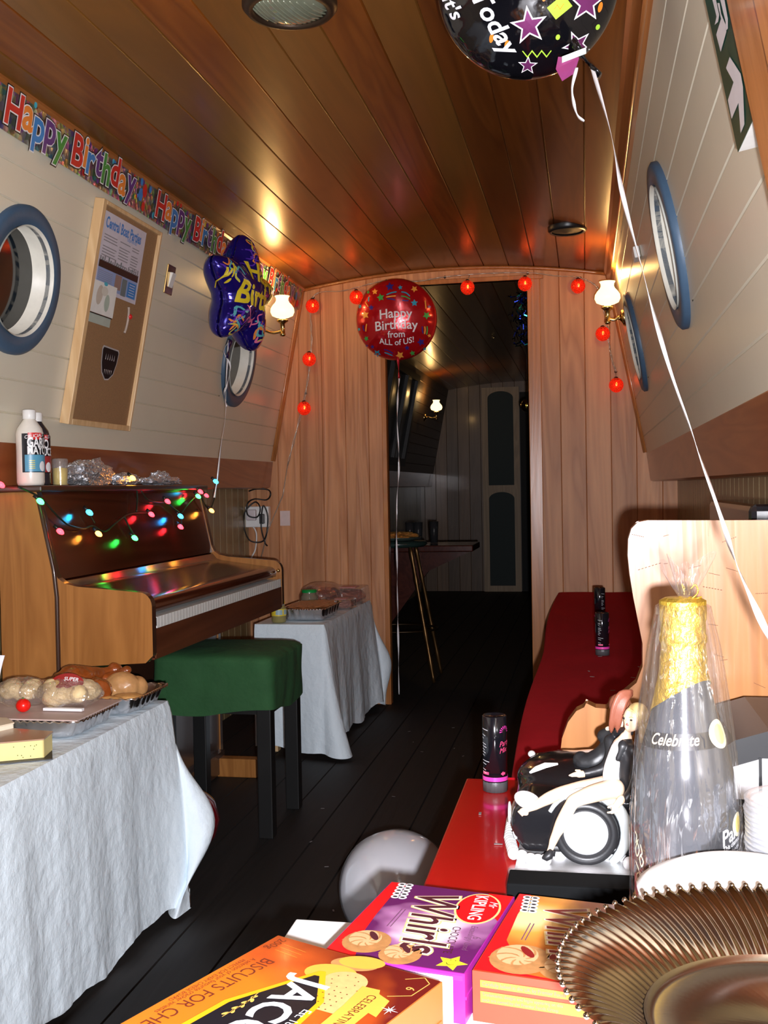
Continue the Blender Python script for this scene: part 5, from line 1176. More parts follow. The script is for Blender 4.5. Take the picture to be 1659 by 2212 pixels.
mb.tube(smooth_path([kp + Vector((.004, -.004, 0)), kp + Vector((.012, -.006, .008)), kp + Vector((.010, -.005, .016)), kp + Vector((.005, -.005, .012))]), .0009, 5); mb.tube([kp + Vector((.004, -.004, 0)), kp + Vector((.016, -.006, .004))], .0009, 5)
mb.build('gold_tie', M['goldfoil'], bt)

# nested clear plastic tubs
tubc = Vector((.2035, 1.100, ZTB)); M['tubplastic'] = film('frosted clear plastic', (.93, .94, .96), .30, .18, 20, .1, .16)
t0 = thing('plastic_tub', 'topmost clear plastic tub of the stack right of the bottle', 'tub', tubc, 'stack of clear plastic tubs')
mb = MB(); mb.lathe([(.0001, .0), (.040, .0), (.043, .003), (.0475, .050), (.0475, .053), (.0525, .0535), (.0530, .0555), (.0525, .057), (.0470, .0565)], tubc, (0, 0, 1), 48); mb.build('cup', M['tubplastic'], t0)
zt0 = .762 - .057; n = 32; stp = (zt0 - ZTB) / (n - 1)
t0.location.z = zt0
for k in range(n - 1):
    copy_tree(t0, (tubc.x + rnd.uniform(-.0008, .0008), tubc.y + rnd.uniform(-.0008, .0008), ZTB + stp * k), 'clear plastic tub nested in the stack below the topmost one')

# white plates and the ribbed metallic tray
M['paper'] = plain('white paper plate', (.86, .86, .86), .4, noise_amt=.01)
def plates(c, r, z1, n, group, lab_top, lab):
    z0 = ZTB; st = (z1 - z0 - .016) / (n - 1); b = None
    for k in range(n):
        c_ = Vector((c[0], c[1], z0 + st * k))
        if b is None:
            mb = MB(); mb.lathe([(.0001, .013), (r * .60, .013), (r * .70, .0125), (r * .93, .003), (r, .0005), (r * 1.003, .0015), (r * .93, .0055), (r * .70, .0155), (r * .60, .016), (.0001, .016)], c_, (0, 0, 1), 56)
            b = mb.build('paper_plate', M['paper'], loc=c_); tag(b, lab, 'paper plate', group)
        else:
            o = b.copy(); COL.objects.link(o); o.location = c_ + Vector((rnd.uniform(-.001, .001), rnd.uniform(-.001, .001), 0))
            if k == n - 1: o['label'] = lab_top
plates((.134, .972), .093, .729, 26, 'upturned white plates behind the tray', 'topmost upturned white paper plate behind the ribbed tray', 'white paper plate stacked upside down under the one behind the ribbed tray')
plates((.160, .765), .108, .700, 24, 'upturned white plates under the tray', 'white paper plate directly under the ribbed metallic tray', 'white paper plate in the stack that carries the ribbed tray')
tc = Vector((.139, .748, .742)); m, nt, bs = newmat('bronze silver plastic'); bs.inputs['Base Color'].default_value = (.30, .255, .21, 1); bs.inputs['Metallic'].default_value = 1; bs.inputs['Roughness'].default_value = .17; M['tray'] = m
m, nt, bs = newmat('brushed silver base'); bs.inputs['Base Color'].default_value = (.36, .33, .29, 1); bs.inputs['Metallic'].default_value = 1; bs.inputs['Roughness'].default_value = .22; bump(nt, bs, noise_tex(nt, coords(nt), 300, 3), .04, .001); M['traybase'] = m
t = thing('serving_tray', 'round bronze metallic tray with a ribbed fluted rim in the foreground', 'tray', (tc.x, tc.y, .702))
NR = 92
def trim_(u, v):
    a = 2 * PI * u; r = .104 + .057 * v; z = tc.z - .032 * (1 - v) ** 1.6 * 1.0; sw = a + .10 * (1 - v) ** 1.3
    fl_ = sin(sw * NR); amp = .0019 * min(1, v * 3 + .15); z += amp * .75 * fl_; r += .0022 * fl_ * (v > .9)
    return Vector((tc.x + r * cos(a), tc.y + r * sin(a), z))
mb = MB(); mb.sheet(trim_, NR * 10, 16, 0, wrap=True); mb.build('fluted_rim', M['tray'], t)
mb = MB(); mb.lathe([(.1045, tc.z - .0310), (.102, tc.z - .0345), (.097, tc.z - .0355), (.0001, tc.z - .0355), (.0001, tc.z - .0375), (.104, tc.z - .0375), (.107, tc.z - .034)], (tc.x, tc.y, 0), (0, 0, 1), 72); mb.build('tray_base', M['traybase'], t)
mb = MB()
for k in range(NR):
    a = 2 * PI * (k + .25) / NR; mb.sphere((tc.x + .1625 * cos(a), tc.y + .1625 * sin(a), tc.z + .0008), .0023, 0, 8, 6)
mb.build('beaded_edge', M['tray'], t)
# ---------------------------------------------------------------- biscuit boxes
def radial(name, cen, r, c_in, c_out, ns=25, na=.25, ramp=(.25, .85), c_mid=None):
    m, nt, bs = newmat(name); tc_ = nt.nodes.new('ShaderNodeTexCoord'); vm = nt.nodes.new('ShaderNodeVectorMath'); vm.operation = 'SUBTRACT'; nt.links.new(tc_.outputs['Object'], vm.inputs[0]); vm.inputs[1].default_value = cen
    ln = nt.nodes.new('ShaderNodeVectorMath'); ln.operation = 'LENGTH'; nt.links.new(vm.outputs[0], ln.inputs[0])
    nz = noise_tex(nt, coords(nt), ns, 2); d = mathn(nt, 'ADD', mathn(nt, 'DIVIDE', ln.outputs['Value'], r), mathn(nt, 'MULTIPLY', mathn(nt, 'SUBTRACT', nz, .5), na * 4))
    rp = nt.nodes.new('ShaderNodeValToRGB'); rp.color_ramp.elements[0].position = ramp[0]; rp.color_ramp.elements[0].color = (*lin(c_in), 1); rp.color_ramp.elements[1].position = ramp[1]; rp.color_ramp.elements[1].color = (*lin(c_out), 1)
    if c_mid: e = rp.color_ramp.elements.new((ramp[0] + ramp[1]) / 2); e.color = (*lin(c_mid), 1)
    nt.links.new(d, rp.inputs[0]); nt.links.new(rp.outputs[0], bs.inputs['Base Color']); bs.inputs['Roughness'].default_value = .3; bs.inputs['Coat Weight'].default_value = .3; return m
def boxframe(corner, ang, wd, ln, z0, z1):
    """corner: back-left on top; a runs back to front, b runs left to right"""
    u = Vector((cos(ang), sin(ang), 0)); v = Vector((sin(ang), -cos(ang), 0)); o = Vector((*corner, 0))
    cen = o + u * wd / 2 + v * ln / 2
    topf = lambda a, b, h=0.0: o + v * a + u * b + Vector((0, 0, z1 + .0004 + h))
    frontf = lambda b, c, h=0.0: o + v * (ln + .0004 + h) + u * b + Vector((0, 0, z1 - c))
    return u, v, o, cen, topf, frontf
def carton(name, label, corner, ang, wd, ln, z0, z1, body, mats, draw):
    u, v, o, cen, topf, frontf = boxframe(corner, ang, wd, ln, z0, z1); base = Vector((cen.x, cen.y, z0)); t = thing(name, label, 'box', base, 'biscuit and cake boxes on the foreground table')
    R_ = Matrix.Rotation(ang, 3, 'Z'); mb = MB(); mb.box((cen.x, cen.y, (z0 + z1) / 2), (wd, ln, z1 - z0), rot=R_); art = MB(); draw(art, topf, frontf, wd, ln); mb.join(art, 1); mb.build('carton', [body] + list(mats), t)
    mb = MB(); mb.box((cen + u * (wd / 2 + .0003)).to_tuple()[:2] + ((z0 + z1) / 2,), (.0012, ln * .98, .003), rot=R_); mb.build('flap_edge', body, t)
    return t
biscuit = plain('printed biscuit tan', (.42, .20, .07), .4, noise_amt=.35, nscale=120); choc = plain('printed chocolate', (.06, .015, .008), .3); cream_ = plain('printed cream swirl', (.60, .38, .19), .4)
def txt_rot(mb, s, size, fn, a0, b0, m, slope=0.0, h=.0006, **k):
    """text reading from back to front with letter tops towards the right"""
    c_, s_ = cos(slope), sin(slope); mb.text(s, size, lambda x, y: fn(a0 + x * c_ - y * s_, b0 + x * s_ + y * c_, h), m, align='LEFT', **k)
def shape(mb, fn, pts, m, h=.0003): mb.add([fn(a, b, h) for a, b in pts], [list(range(len(pts)))[::-1]], m, False)
def whirl(mb, fn, ca, cb, r, h=.0005):
    shape(mb, fn, ell(ca, cb, r, r * .92, 26), 4, h)
    shape(mb, fn, ell(ca - r * .25, cb - r * .15, r * .7, r * .62, 22), 5, h + .0002)
    for k in range(7):
        pts = [(ca + r * (.15 + .8 * q / 6) * cos(k * .9 + q * .22), cb + r * (.15 + .8 * q / 6) * sin(k * .9 + q * .22)) for q in range(7)]; add_stroke(mb, pts, r * .035, lambda a, b: fn(a, b, h + .0004), 4)
    shape(mb, fn, ell(ca - r * .5, cb + r * .1, r * .42, r * .14, 14, .6), 6, h + .0006)
ZW = .600
a_w = math.radians(-9.8)
glow = radial('chocolate box purple', (.012, -.01, .045), .085, (.86, .78, .86), (.11, .012, .10), 18, .28, (.25, .80), (.40, .16, .36))
def draw_w(mb, T, F, wd, ln, title='Whirls', purple=True):
    rect(mb, T, .001, .001, ln - .001, wd - .001, 0, 0)
    shape(mb, T, [(.001, .001), (.001, .022), (.05, .016), (.10, .018), (.15, .022), (ln - .001, .036), (ln - .001, .001)], 1, .0002)
    shape(mb, T, [(.001, wd - .03), (.001, wd - .001), (.075, wd - .001), (.05, wd - .020), (.03, wd - .03)], 1, .0002)
    for k in range(5):
        for q in (0, 1):
            shape(mb, T, ell(.006 + k * .0095, .016 + q * .009 + k * .0012, .0052, .0052, 14), 3, .0006); shape(mb, T, ell(.006 + k * .0095, .016 + q * .009 + k * .0012, .0022, .0030, 8), 10, .0008)
    shape(mb, T, ell(.048, .121, .044, .026, 30, .12), 2, .0004); shape(mb, T, ell(.048, .121, .041, .0235, 30, .12), 1, .0006)
    txt_rot(mb, 'KIPLING', .021, T, .012, .110, 3, .12, .0009, sx=.92, offset=.015); txt_rot(mb, 'Mr', .014, T, .026, .130, 3, .12, .0009, shear=.3)
    for off, mi, hh in ((.075, 2, .0006), (.045, 7, .0009), (.012, 6, .0012)):
        txt_rot(mb, title, .068, T, .022, .044, mi, .19, hh, sx=.86, offset=off * .8, shear=.25)
    if purple: txt_rot(mb, 'CHOCOLATE', .0130, T, .104, .1095, 6, .13, .0006, sx=.85)
    txt_rot(mb, 'Exceedingly Good', .0105, T, .096, .128, 8, .10, .0006, sx=.8, shear=.3); txt_rot(mb, '6', .013, T, .122, .137, 8, .1, .0006)
    for k in range(2): rect(mb, T, .075, .040 + k * .004, .125, .0412 + k * .004, 8, .0004)
    whirl(mb, T, .168, .034, .028); whirl(mb, T, .187, .078, .024, .0009)
    sp = [(.189 + (x * .017), .133 + y * .017) for x, y in star(5, 1, .5, 2.9)]; shape(mb, T, sp, 9, .0006)
    for dx, dy in ((-.003, .003), (-.003, -.002)): shape(mb, T, ell(.187 + dx, .133 + dy, .0008, .0008, 8), 10, .0010)
    add_stroke(mb, [(.190, .128), (.194, .130), (.195, .133), (.193, .137)], .0005, lambda a, b: T(a, b, .0010), 10)
    rect(mb, F, .012, .004, wd - .012, .060, 3, .0003)
    rect(mb, F, .002, .002, wd - .002, .007, 11, .0003)
WM = [glow, plain('box red', (.72, .008, .012), .3, noise_amt=.08), plain('logo gold line', (.80, .60, .25), .4), COLS['white'], biscuit, cream_, plain('title dark brown', (.075, .018, .025), .25), plain('title edge cream', (.88, .74, .62), .4), plain('box small print', (.16, .06, .12), .5), plain('star yellow', (.88, .74, .03), .35), COLS['black'], plain('box purple edge', (.42, .03, .36), .35)]
carton('cake_box', 'purple Chocolate Whirls cake box with big brown lettering', (-.237, 1.254), a_w, .152, .207, ZTB, ZW, plain('box purple sides', (.36, .02, .28), .35), WM, draw_w)
glow2 = radial('orange box glow', (-.025, .05, .045), .085, (.92, .72, .36), (.50, .13, .02), 18, .2, (.15, .95), (.78, .36, .06))
WM2 = list(WM); WM2[0] = glow2; WM2[6] = plain('title dark red', (.22, .01, .01), .3); WM2[11] = plain('box orange label', (.50, .24, .03), .5)
def draw_o(mb, T, F, wd, ln):
    rect(mb, T, .001, .001, ln - .001, wd - .001, 0, 0)
    shape(mb, T, [(.001, .001), (.001, .014), (.06, .012), (.13, .016), (.20, .05), (ln - .001, .10), (ln - .001, .001)], 1, .0002)
    for k in range(5):
        for q in (0, 1):
            shape(mb, T, ell(.010 + k * .0095, .012 + q * .009 + k * .0012, .0052, .0052, 14), 3, .0006); shape(mb, T, ell(.010 + k * .0095, .012 + q * .009 + k * .0012, .0022, .0030, 8), 10, .0008)
    for off, mi, hh in ((.075, 2, .0006), (.045, 7, .0009), (.012, 6, .0012)): txt_rot(mb, 'Whirls', .066, T, .028, .036, mi, .24, hh, sx=.80, offset=off * .8, shear=.25)
    for k in range(2): rect(mb, T, .080, .030 + k * .004, .125, .0312 + k * .004, 8, .0004)
    whirl(mb, T, .170, .040, .034); whirl(mb, T, .180, .085, .026, .0009)
    rect(mb, F, .008, .008, wd - .004, .015, 11, .0003); rect(mb, F, .008, .019, wd - .004, .030, 11, .0003)
    mb.text('Carefully baked in the UK by Premier Foods', .0052, lambda x, y: F(.010 + x, .0130 - y, .0006), 8, align='LEFT', sx=.88); mb.text('Trademarks, designs and logos appearing on this', .0046, lambda x, y: F(.010 + x, .0232 - y, .0006), 8, align='LEFT', sx=.88); mb.text('pack are owned by the Premier Foods Group', .0046, lambda x, y: F(.010 + x, .0284 - y, .0006), 8, align='LEFT', sx=.88)
carton('cake_box', 'orange and red whirls cake box beside the tray with a big swirled biscuit', (-.0825, 1.238), a_w * .95, .129, .207, ZTB, ZW, plain('box coral sides', (.34, .045, .02), .45), WM2, draw_o)
# crackers box
aj = math.atan2(-.39283, .91961)
JM = [radial('cracker box orange', (-.11, .0, .07), .26, (.66, .15, .010), (.11, .008, .006), 14, .10, (.42, .85), (.50, .08, .01)), COLS['black'], plain('shield yellow', (.70, .33, .01), .3), COLS['white'], biscuit, plain('printed cracker', (.56, .34, .13), .45, noise_amt=.2, nscale=150), plain('print dark brown', (.12, .02, .01), .4), plain('print old gold', (.62, .36, .08), .35), plain('ribbon gold', (.66, .34, .05), .3)]
def draw_j(mb, T, F, wd, ln):
    rect(mb, T, .001, .001, ln - .001, wd - .001, 0, 0)
    txt_rot(mb, '200g', .013, T, .006, .008, 6, 0, .0005); txt_rot(mb, 'BISCUITS FOR CHEESE', .0215, T, .048, .0235, 6, -.06, .0005, sx=.86)
    txt_rot(mb, 'A selection of your favourite cracker varieties', .0085, T, .055, .0135, 6, -.03, .0005, sx=.8); txt_rot(mb, 'PERFECT FOR EVERY CHEESE BOARD', .0070, T, .062, .0065, 6, -.02, .0005, sx=.85)
    # crackers
    shape(mb, T, ell(.014, .106, .014, .024, 26, .3), 4, .0004); shape(mb, T, ell(.008, .110, .013, .023, 26, .3), 8, .0007); shape(mb, T, ell(.042, .098, .018, .026, 26, .2), 8, .0010); shape(mb, T, ell(.050, .120, .020, .022, 26), 5, .0013)
    shape(mb, T, [(.064, .108), (.060, .142), (.104, .150), (.106, .118)], 5, .0016)
    for i in range(5):
        for j in range(4): shape(mb, T, ell(.070 + i * .008, .116 + j * .007, .0009, .0009, 6), 6, .0020)
    for i in range(9): a = i * .7; shape(mb, T, ell(.050 + .012 * cos(a), .120 + .013 * sin(a), .0008, .0008, 6), 6, .0017)
    # shield
    sh = [(.045, .088), (.044, .094), (.092, .128), (.235, .150), (.300, .12), (.302, .09), (.25, .045), (.135, .050)]
    shape(mb, T, sh, 2, .0019); c0 = (.15, .098); shape(mb, T, [(c0[0] + (a - c0[0]) * .90, c0[1] + (b - c0[1]) * .86) for a, b in sh], 1, .0022)
    txt_rot(mb, "JACOB'S", .052, T, .066, .080, 3, .04, .0026, sx=.98, offset=.02); txt_rot(mb, 'Est. 1885', .0125, T, .112, .122, 3, .05, .0026, sx=.9)
    for k in range(7):
        shape(mb, T, ell(.118 + k * .006, .070 + .003 * (k % 2) - k * .0003, .0036, .0018, 10, .5 * (1 if k % 2 else -1)), 7, .0026)
    add_stroke(mb, [(.110, .068), (.13, .071), (.16, .070)], .0007, lambda a, b: T(a, b, .0026), 7)
    rb = [(.050, .140), (.048, .158), (.075, .172), (.16, .176), (.30, .182), (.30, .158), (.16, .152), (.088, .146)]; shape(mb, T, rb, 8, .0022)
    shape(mb, T, [(.052, .156), (.060, .176), (.090, .182), (.086, .168)], 8, .0018); txt_rot(mb, 'CELEBRATING 125 YEARS', .0125, T, .060, .155, 6, .05, .0026, sx=.85)
    hx = [(.052, .168), (.040, .186), (.012, .188), (.004, .178), (.016, .164)]
    for a, b in zip(hx, hx[1:]): add_stroke(mb, [a, b], .0010, lambda x, y: T(x, y, .0008), 7)
    txt_rot(mb, '6', .013, T, .026, .174, 7, 0, .0008)
    for (a, b) in ((.118, .190), (.075, .186), (.15, .186)):
        shape(mb, T, star(4, .009, .12, 0, a, b), 3, .0028); shape(mb, T, star(4, .006, .15, .78, a, b), 3, .0029)
    for k in range(3): add_stroke(mb, [(.015 + .007 * k, .020), (.018 + .007 * k, .050)], .0004, lambda x, y: T(x, y, .0005), 8)
carton('cracker_box', "large orange and maroon Jacob's biscuits for cheese box in the front left", (-.314, 1.035), aj, .1945, .300, ZTB, .622, plain('cracker box side orange', (.36, .11, .02), .45), JM, draw_j)
# ---------------------------------------------------------------- foil balloons and ribbons
class Pillow:
    def __init__(s, C, n, vup, R, T, pw=.5):
        s.C = Vector(C); s.n = Vector(n).normalized(); v = Vector(vup); s.v = (v - s.n * v.dot(s.n)).normalized(); s.u = s.v.cross(s.n); s.R = R; s.T = T; s.pw = pw
    def rad(s, th): return s.R(th) if callable(s.R) else s.R
    def surf(s, a, b, side=1, h=0.0):
        rho = math.hypot(a, b); th = math.atan2(b, a); q = min(rho / s.rad(th), 1.0)
        z = s.T * max(0.0, 1 - q * q) ** s.pw * (1 - .0 * q)
        z += .0035 * sin(th * 22) * q ** 6 * (1 - q ** 12)
        return s.C + s.u * a + s.v * b + s.n * (side * z + h)
    def mesh(s, mb, m=0, nt=120, nr=30):
        for side in (1, -1):
            def f(u, v):
                th = 2 * PI * u; r = s.rad(th) * sin(v * PI / 2); k = 1 - (.010 * (1 + sin(th * 30)) if v > .97 else 0); return s.surf(r * cos(th) * k, r * sin(th) * k, side)
            mb.sheet(f, nt, nr, m, wrap=True)
        return mb
    def px(s, x, y): p = onp(x, y, s.C, s.n) - s.C; return p.dot(s.u), p.dot(s.v)
    def fn(s, h=.0008, side=1): return lambda a, b: s.surf(a, b, side, h * side)
def foilmat(name, c, metal=.75, rough=.16):
    m, nt, bs = newmat(name); bs.inputs['Base Color'].default_value = (*lin(c), 1); bs.inputs['Metallic'].default_value = metal; bs.inputs['Roughness'].default_value = rough; bs.inputs['Coat Weight'].default_value = .6; bs.inputs['Coat Roughness'].default_value = .05
    bump(nt, bs, noise_tex(nt, coords(nt), 16, 3), .22, .012); return m
def neck(mb, p, d, l, w, m=0):
    p = Vector(p); d = Vector(d).normalized(); mb.tube([p - d * .01, p + d * l * .3, p + d * l * .7, p + d * l], [w, w * .7, w * .28, w * .2], 14, m, flat=.35); mb.tube([p + d * l, p + d * (l + .012), p + d * (l + .03)], [w * .2, w * .55, w * .75], 14, m, flat=.3)

# red round balloon
C3 = on(857, 691, 'Y', 4.75); B3 = Pillow(C3, (CAMP - C3 + Vector((-.3, 0, .1))), (-.02, 0, 1), .182, .082, .55)
t = thing('round_balloon', 'red round foil balloon reading Happy Birthday from ALL of US in front of the doorway', 'balloon', C3)
foil = MB(); B3.mesh(foil)
mb = MB(); neck(mb, B3.surf(0, -.176), -B3.v, .055, .022); mb.build('tail', foilmat('red tail foil', (.55, .01, .04), .5, .2), t)
mb = MB(); f3 = B3.fn(.0012); g = .014
for s_, sz, b0, sx_, arc in (('Happy', .058, .010, .98, .5), ('Birthday', .058, -.040, .98, .35), ('from', .042, -.078, .95, .0), ('ALL of US!', .036, -.112, .98, -.9)):
    mb.text(s_, sz, lambda x, y: f3(x, b0 + y - arc * x * x * 2), 0, offset=.012, sx=sx_, grid=g)
K = .182 / 690
for (x, y, r, m_) in ((750, 230, 75, 1), (925, 255, 42, 2), (490, 300, 55, 3), (590, 405, 68, 4), (1160, 290, 60, 3), (1155, 525, 62, 2), (420, 565, 50, 1), (310, 680, 75, 3), (1350, 740, 68, 4), (215, 530, 40, 2), (180, 915, 34, 2), (305, 1075, 48, 4), (475, 1335, 68, 2), (865, 1385, 75, 3), (1080, 1360, 50, 4), (1235, 1180, 68, 1), (995, 1265, 45, 1), (1290, 1300, 34, 2), (1380, 1080, 34, 3), (400, 1220, 38, 1), (300, 1200, 30, 1), (1400, 600, 36, 1), (370, 300, 34, 4)):
    q = star(5, r * K, .5, PI / 2 + (x % 7) * .1); cx_, cy_ = (x - 830) * K, -(y - 785) * K; mb.flatpoly([(a + cx_, b + cy_) for a, b in q], f3, m_, g)
for pts, m_ in (([(690, 365), (780, 335), (865, 325)], 2), ([(680, 405), (770, 395), (850, 392)], 3), ([(700, 430), (770, 440), (835, 460)], 1), ([(940, 330), (1020, 350), (1085, 410)], 2), ([(935, 400), (1010, 415), (1090, 460)], 4), ([(950, 470), (1010, 480), (1060, 480)], 1), ([(330, 830), (315, 890), (305, 960)], 3), ([(270, 850), (262, 900), (280, 950)], 1), ([(1310, 920), (1315, 980), (1300, 1050)], 3), ([(1350, 920), (1350, 990), (1335, 1060)], 4), ([(1270, 920), (1270, 980), (1280, 1040)], 1), ([(600, 1275), (680, 1300), (750, 1350)], 1), ([(605, 1325), (670, 1350), (740, 1385)], 2), ([(1335, 490), (1340, 560), (1345, 630)], 3), ([(320, 470), (345, 510), (370, 550)], 3), ([(385, 380), (380, 420), (380, 460)], 2)):
    add_stroke(mb, [((p.x - 830) * K, -(p.y - 785) * K) for p in smooth_path([(*q, 0) for q in pts], 4)], 10 * K, f3, m_)
foil.join(mb, 1).build('foil', [foilmat('red balloon foil', (.50, .006, .012), .45, .2), plain('balloon white lettering', (.74, .72, .74), .3), plain('balloon indigo', (.03, .02, .20), .3), plain('balloon teal', (.03, .30, .45), .3), plain('balloon amber', (.80, .33, .05), .3), plain('balloon leaf', (.05, .35, .07), .3)], t)
M['ribbon'] = plain('white curling ribbon', (.80, .78, .80), .22, coat=.5)
def string_thing(name, pts, wd, tw, label, loc=None, a0=0.0):
    path = smooth_path(pts, 10); n = len(path); wl = [wd * 1.3 * (.75 + .25 * sin(i * .4)) for i in range(n)]
    mb = ribbon(path, wl, tw, a0); o = mb.build(name, M['ribbon'], loc=pts[0], solid=.0004); tag(o, label, 'ribbon'); return o
k3 = B3.surf(0, -.176) - B3.v * .085
string_thing('ribbon', [k3, on(858, 900, 'Y', 4.74), on(862, 1000, 'Y', 4.76), on(857, 1100, 'Y', 4.75), on(858, 1250, 'Y', 4.75), on(860, 1360, 'Y', 4.76), on(862, 1500, 'Y', 4.76)], .0035, 26, 'long thin white ribbon hanging straight down from the red round balloon')

# dark blue star balloon
def starR(th):
    k = (1 + cos(5 * (th - PI / 2))) / 2; return .140 + .092 * k ** 1.5
C2 = on(516, 636, 'Y', 3.92); B2 = Pillow(C2, (.985, -.17, -.02), (.02, .10, 1), starR, .092, .5)
t = thing('star_balloon', 'dark blue star shaped foil balloon with yellow Happy Birthday lettering and streamers', 'balloon', C2)
foil = MB(); B2.mesh(foil, 0, 200, 34)
mb = MB(); rr = random.Random(11); f2 = B2.fn(.0012)
for k in range(230):
    cx_, cy_ = rr.uniform(-.2, .2), rr.uniform(-.22, .22)
    if math.hypot(cx_, cy_) > starR(math.atan2(cy_, cx_)) * .86 or (cx_ > -.13 and -.085 < cy_ < .09): continue
    a0 = rr.uniform(0, 6.28); amp = rr.uniform(.006, .016); ln = rr.uniform(.05, .12); pts = []
    for q in range(12):
        s_ = (q / 11 - .5) * ln; w_ = amp * sin(q * .75 + k); x = cx_ + s_ * cos(a0) - w_ * sin(a0); y = cy_ + s_ * sin(a0) + w_ * cos(a0)
        if math.hypot(x, y) < starR(math.atan2(y, x)) * .95: pts.append((x, y))
    if len(pts) > 3: add_stroke(mb, pts, rr.uniform(.0022, .0042), f2, rr.choice([1, 2, 3, 4, 5, 2]))
for k in range(26):
    a = rr.uniform(0, 6.28); r = rr.uniform(.3, .85) * starR(a)
    mb.flatpoly(ell(r * cos(a), r * sin(a), .004, .004, 8), f2, rr.choice([5, 6, 6]), None)
fe = B2.fn(.0026)
mb.text('Happy', .105, lambda x, y: fe(-.065 + x * .9, .042 + y * .9), 0, offset=.03, align='LEFT', grid=.02, sx=.9); mb.text('Birthday', .125, lambda x, y: fe(-.118 + x * .95, -.058 + y * .92), 0, offset=.03, align='LEFT', grid=.02, sx=.8)
fb_ = B2.fn(.0030, 1); mb.text('y!', .10, lambda x, y: fb_(-.190 + x * .5, .0 + y), 0, offset=.03, align='LEFT', grid=.02)
foil.join(mb, 1).build('foil', [foilmat('midnight foil', (.022, .012, .28), .55, .14), plain('balloon yellow lettering', (.80, .62, .03), .3), plain('streamer pink', (.85, .18, .36), .25), plain('streamer orange', (.90, .28, .05), .25), plain('streamer lime', (.70, .66, .10), .25), plain('streamer teal', (.12, .45, .50), .25), plain('streamer violet', (.10, .03, .45), .25), plain('confetti blue', (.03, .08, .7), .15, .6)], t)
mb = MB(); q = B2.C + B2.v * -.20 + B2.u * -.05; neck(mb, q, (-.15, -.2, -1), .03, .016); mb.build('tail', foilmat('tail foil', (.03, .02, .12), .6, .2), t)
string_thing('ribbon', [on(494, 735, 'Y', 3.90), on(488, 830, 'Y', 3.88), on(487, 900, 'Y', 3.88), on(478, 960, 'Y', 3.87), on(470, 1030, 'Y', 3.86), on(463, 1075, 'Y', 3.86)], .0030, 3, 'white ribbon running from the star balloon down to the end of the piano')
string_thing('ribbon', [on(494, 738, 'Y', 3.90), on(484, 760, 'Y', 3.86), on(497, 790, 'Y', 3.85), on(491, 830, 'Y', 3.86), on(484, 850, 'Y', 3.84), on(490, 878, 'Y', 3.84)], .0030, 9, 'short curled white ribbon end dangling under the star balloon')

# black balloon against the ceiling
C1 = on(1139, -36, 'Y', 1.83); dn = Vector((.60, .05, -.80)); B1 = Pillow(C1, (CAMP - C1).normalized() + Vector((-.05, 0, -.10)), -dn, .153, .085, .5)
t = thing('round_balloon', 'black foil balloon with purple stars and white lettering floating against the ceiling', 'balloon', C1)
foil = MB(); B1.mesh(foil)
f1 = B1.fn(.0010); f1b = B1.fn(.0018); mb = MB()
def pstar(x, y, r, a0, m=1):
    a, b = B1.px(x, y); k = r * 1.85 / FPX
    mb.flatpoly(star(5, k * 1.28, .42, a0, a, b), f1, 0, .01); mb.flatpoly(star(5, k, .42, a0, a, b), f1b, m, .01)
pstar(1147, 42, 31, 2.2); pstar(1247, 88, 25, 2.5); pstar(1268, -2, 30, 2.0); pstar(1143, 131, 17, 2.0); pstar(1195, -70, 28, 2.1); pstar(1085, -60, 24, 2.6)
def pstroke(pts, wd, m): add_stroke(mb, [B1.px(x, y) for x, y in pts], wd, f1b, m)
for z_ in ((1133, 105), (1210, -22)): pstroke([(z_[0] + i * 10, z_[1] + (6 if i % 2 else -8)) for i in range(7)], .0016, 2)
a, b = B1.px(1210, 4); mb.flatpoly([(a - .016, b - .010), (a + .016, b - .014), (a + .018, b + .010), (a - .014, b + .014)], f1, 2, .01); pstroke([(1200, 8), (1206, -2), (1212, 8), (1220, -4)], .0008, 3)
for x, y, m_ in ((1207, 68, 2), (1291, 52, 2), (1100, 84, 3), (1296, 8, 3), (1180, -20, 3), (1068, 70, 3)): a, b = B1.px(x, y); mb.flatpoly(ell(a, b, .0045 if m_ == 2 else .008, .0036, 14, .6), f1, m_, None)
pa = Vector((*B1.px(1022, -22), 0)); pb = Vector((*B1.px(1092, 104), 0)); d_ = (pb - pa).normalized(); e_ = Vector((-d_.y, d_.x, 0)); L_ = (pb - pa).length
mb.text('Today', L_ * .41, lambda x, y: f1b(pa.x + d_.x * x + e_.x * y, pa.y + d_.y * x + e_.y * y), 4, align='LEFT', offset=.02, shear=.2, grid=.012)
mb.text("It's", L_ * .32, lambda x, y: f1b(pa.x + d_.x * x + e_.x * (y - .048) - d_.x * .02, pa.y + d_.y * x + e_.y * (y - .048) - d_.y * .02), 4, align='LEFT', offset=.02, shear=.2, grid=.012)
foil.join(mb, 1).build('foil', [foilmat('black balloon foil', (.006, .006, .009), .4, .10), COLS['white'], plain('star purple', (.20, .035, .16), .25, .4), plain('balloon lime', (.42, .72, .06), .3), plain('balloon orange', (.85, .22, .02), .3), plain('balloon lettering', (.72, .72, .78), .3)], t)
kp_ = B1.C + dn.normalized() * .150
mb = MB(); pk = on(1268, 134, 'Y', 1.80)
neck(mb, pk - dn.normalized() * .028, dn, .030, .024); mb.build('tail', foilmat('black tail foil', (.008, .008, .01), .5, .12), t)
mb = MB(); p_ = on(1222, 140, 'Y', 1.78); mb.add([p_ + Vector((-.012, 0, .014)), p_ + Vector((.022, 0, .010)), p_ + Vector((.014, .002, -.014)), p_ + Vector((-.006, 0, -.026)), p_ + Vector((-.016, -.002, -.006))], [(0, 1, 2, 3, 4)], 0, False); mb.build('pink_flap', foilmat('pink foil flap', (.45, .08, .28), .5, .15), t)
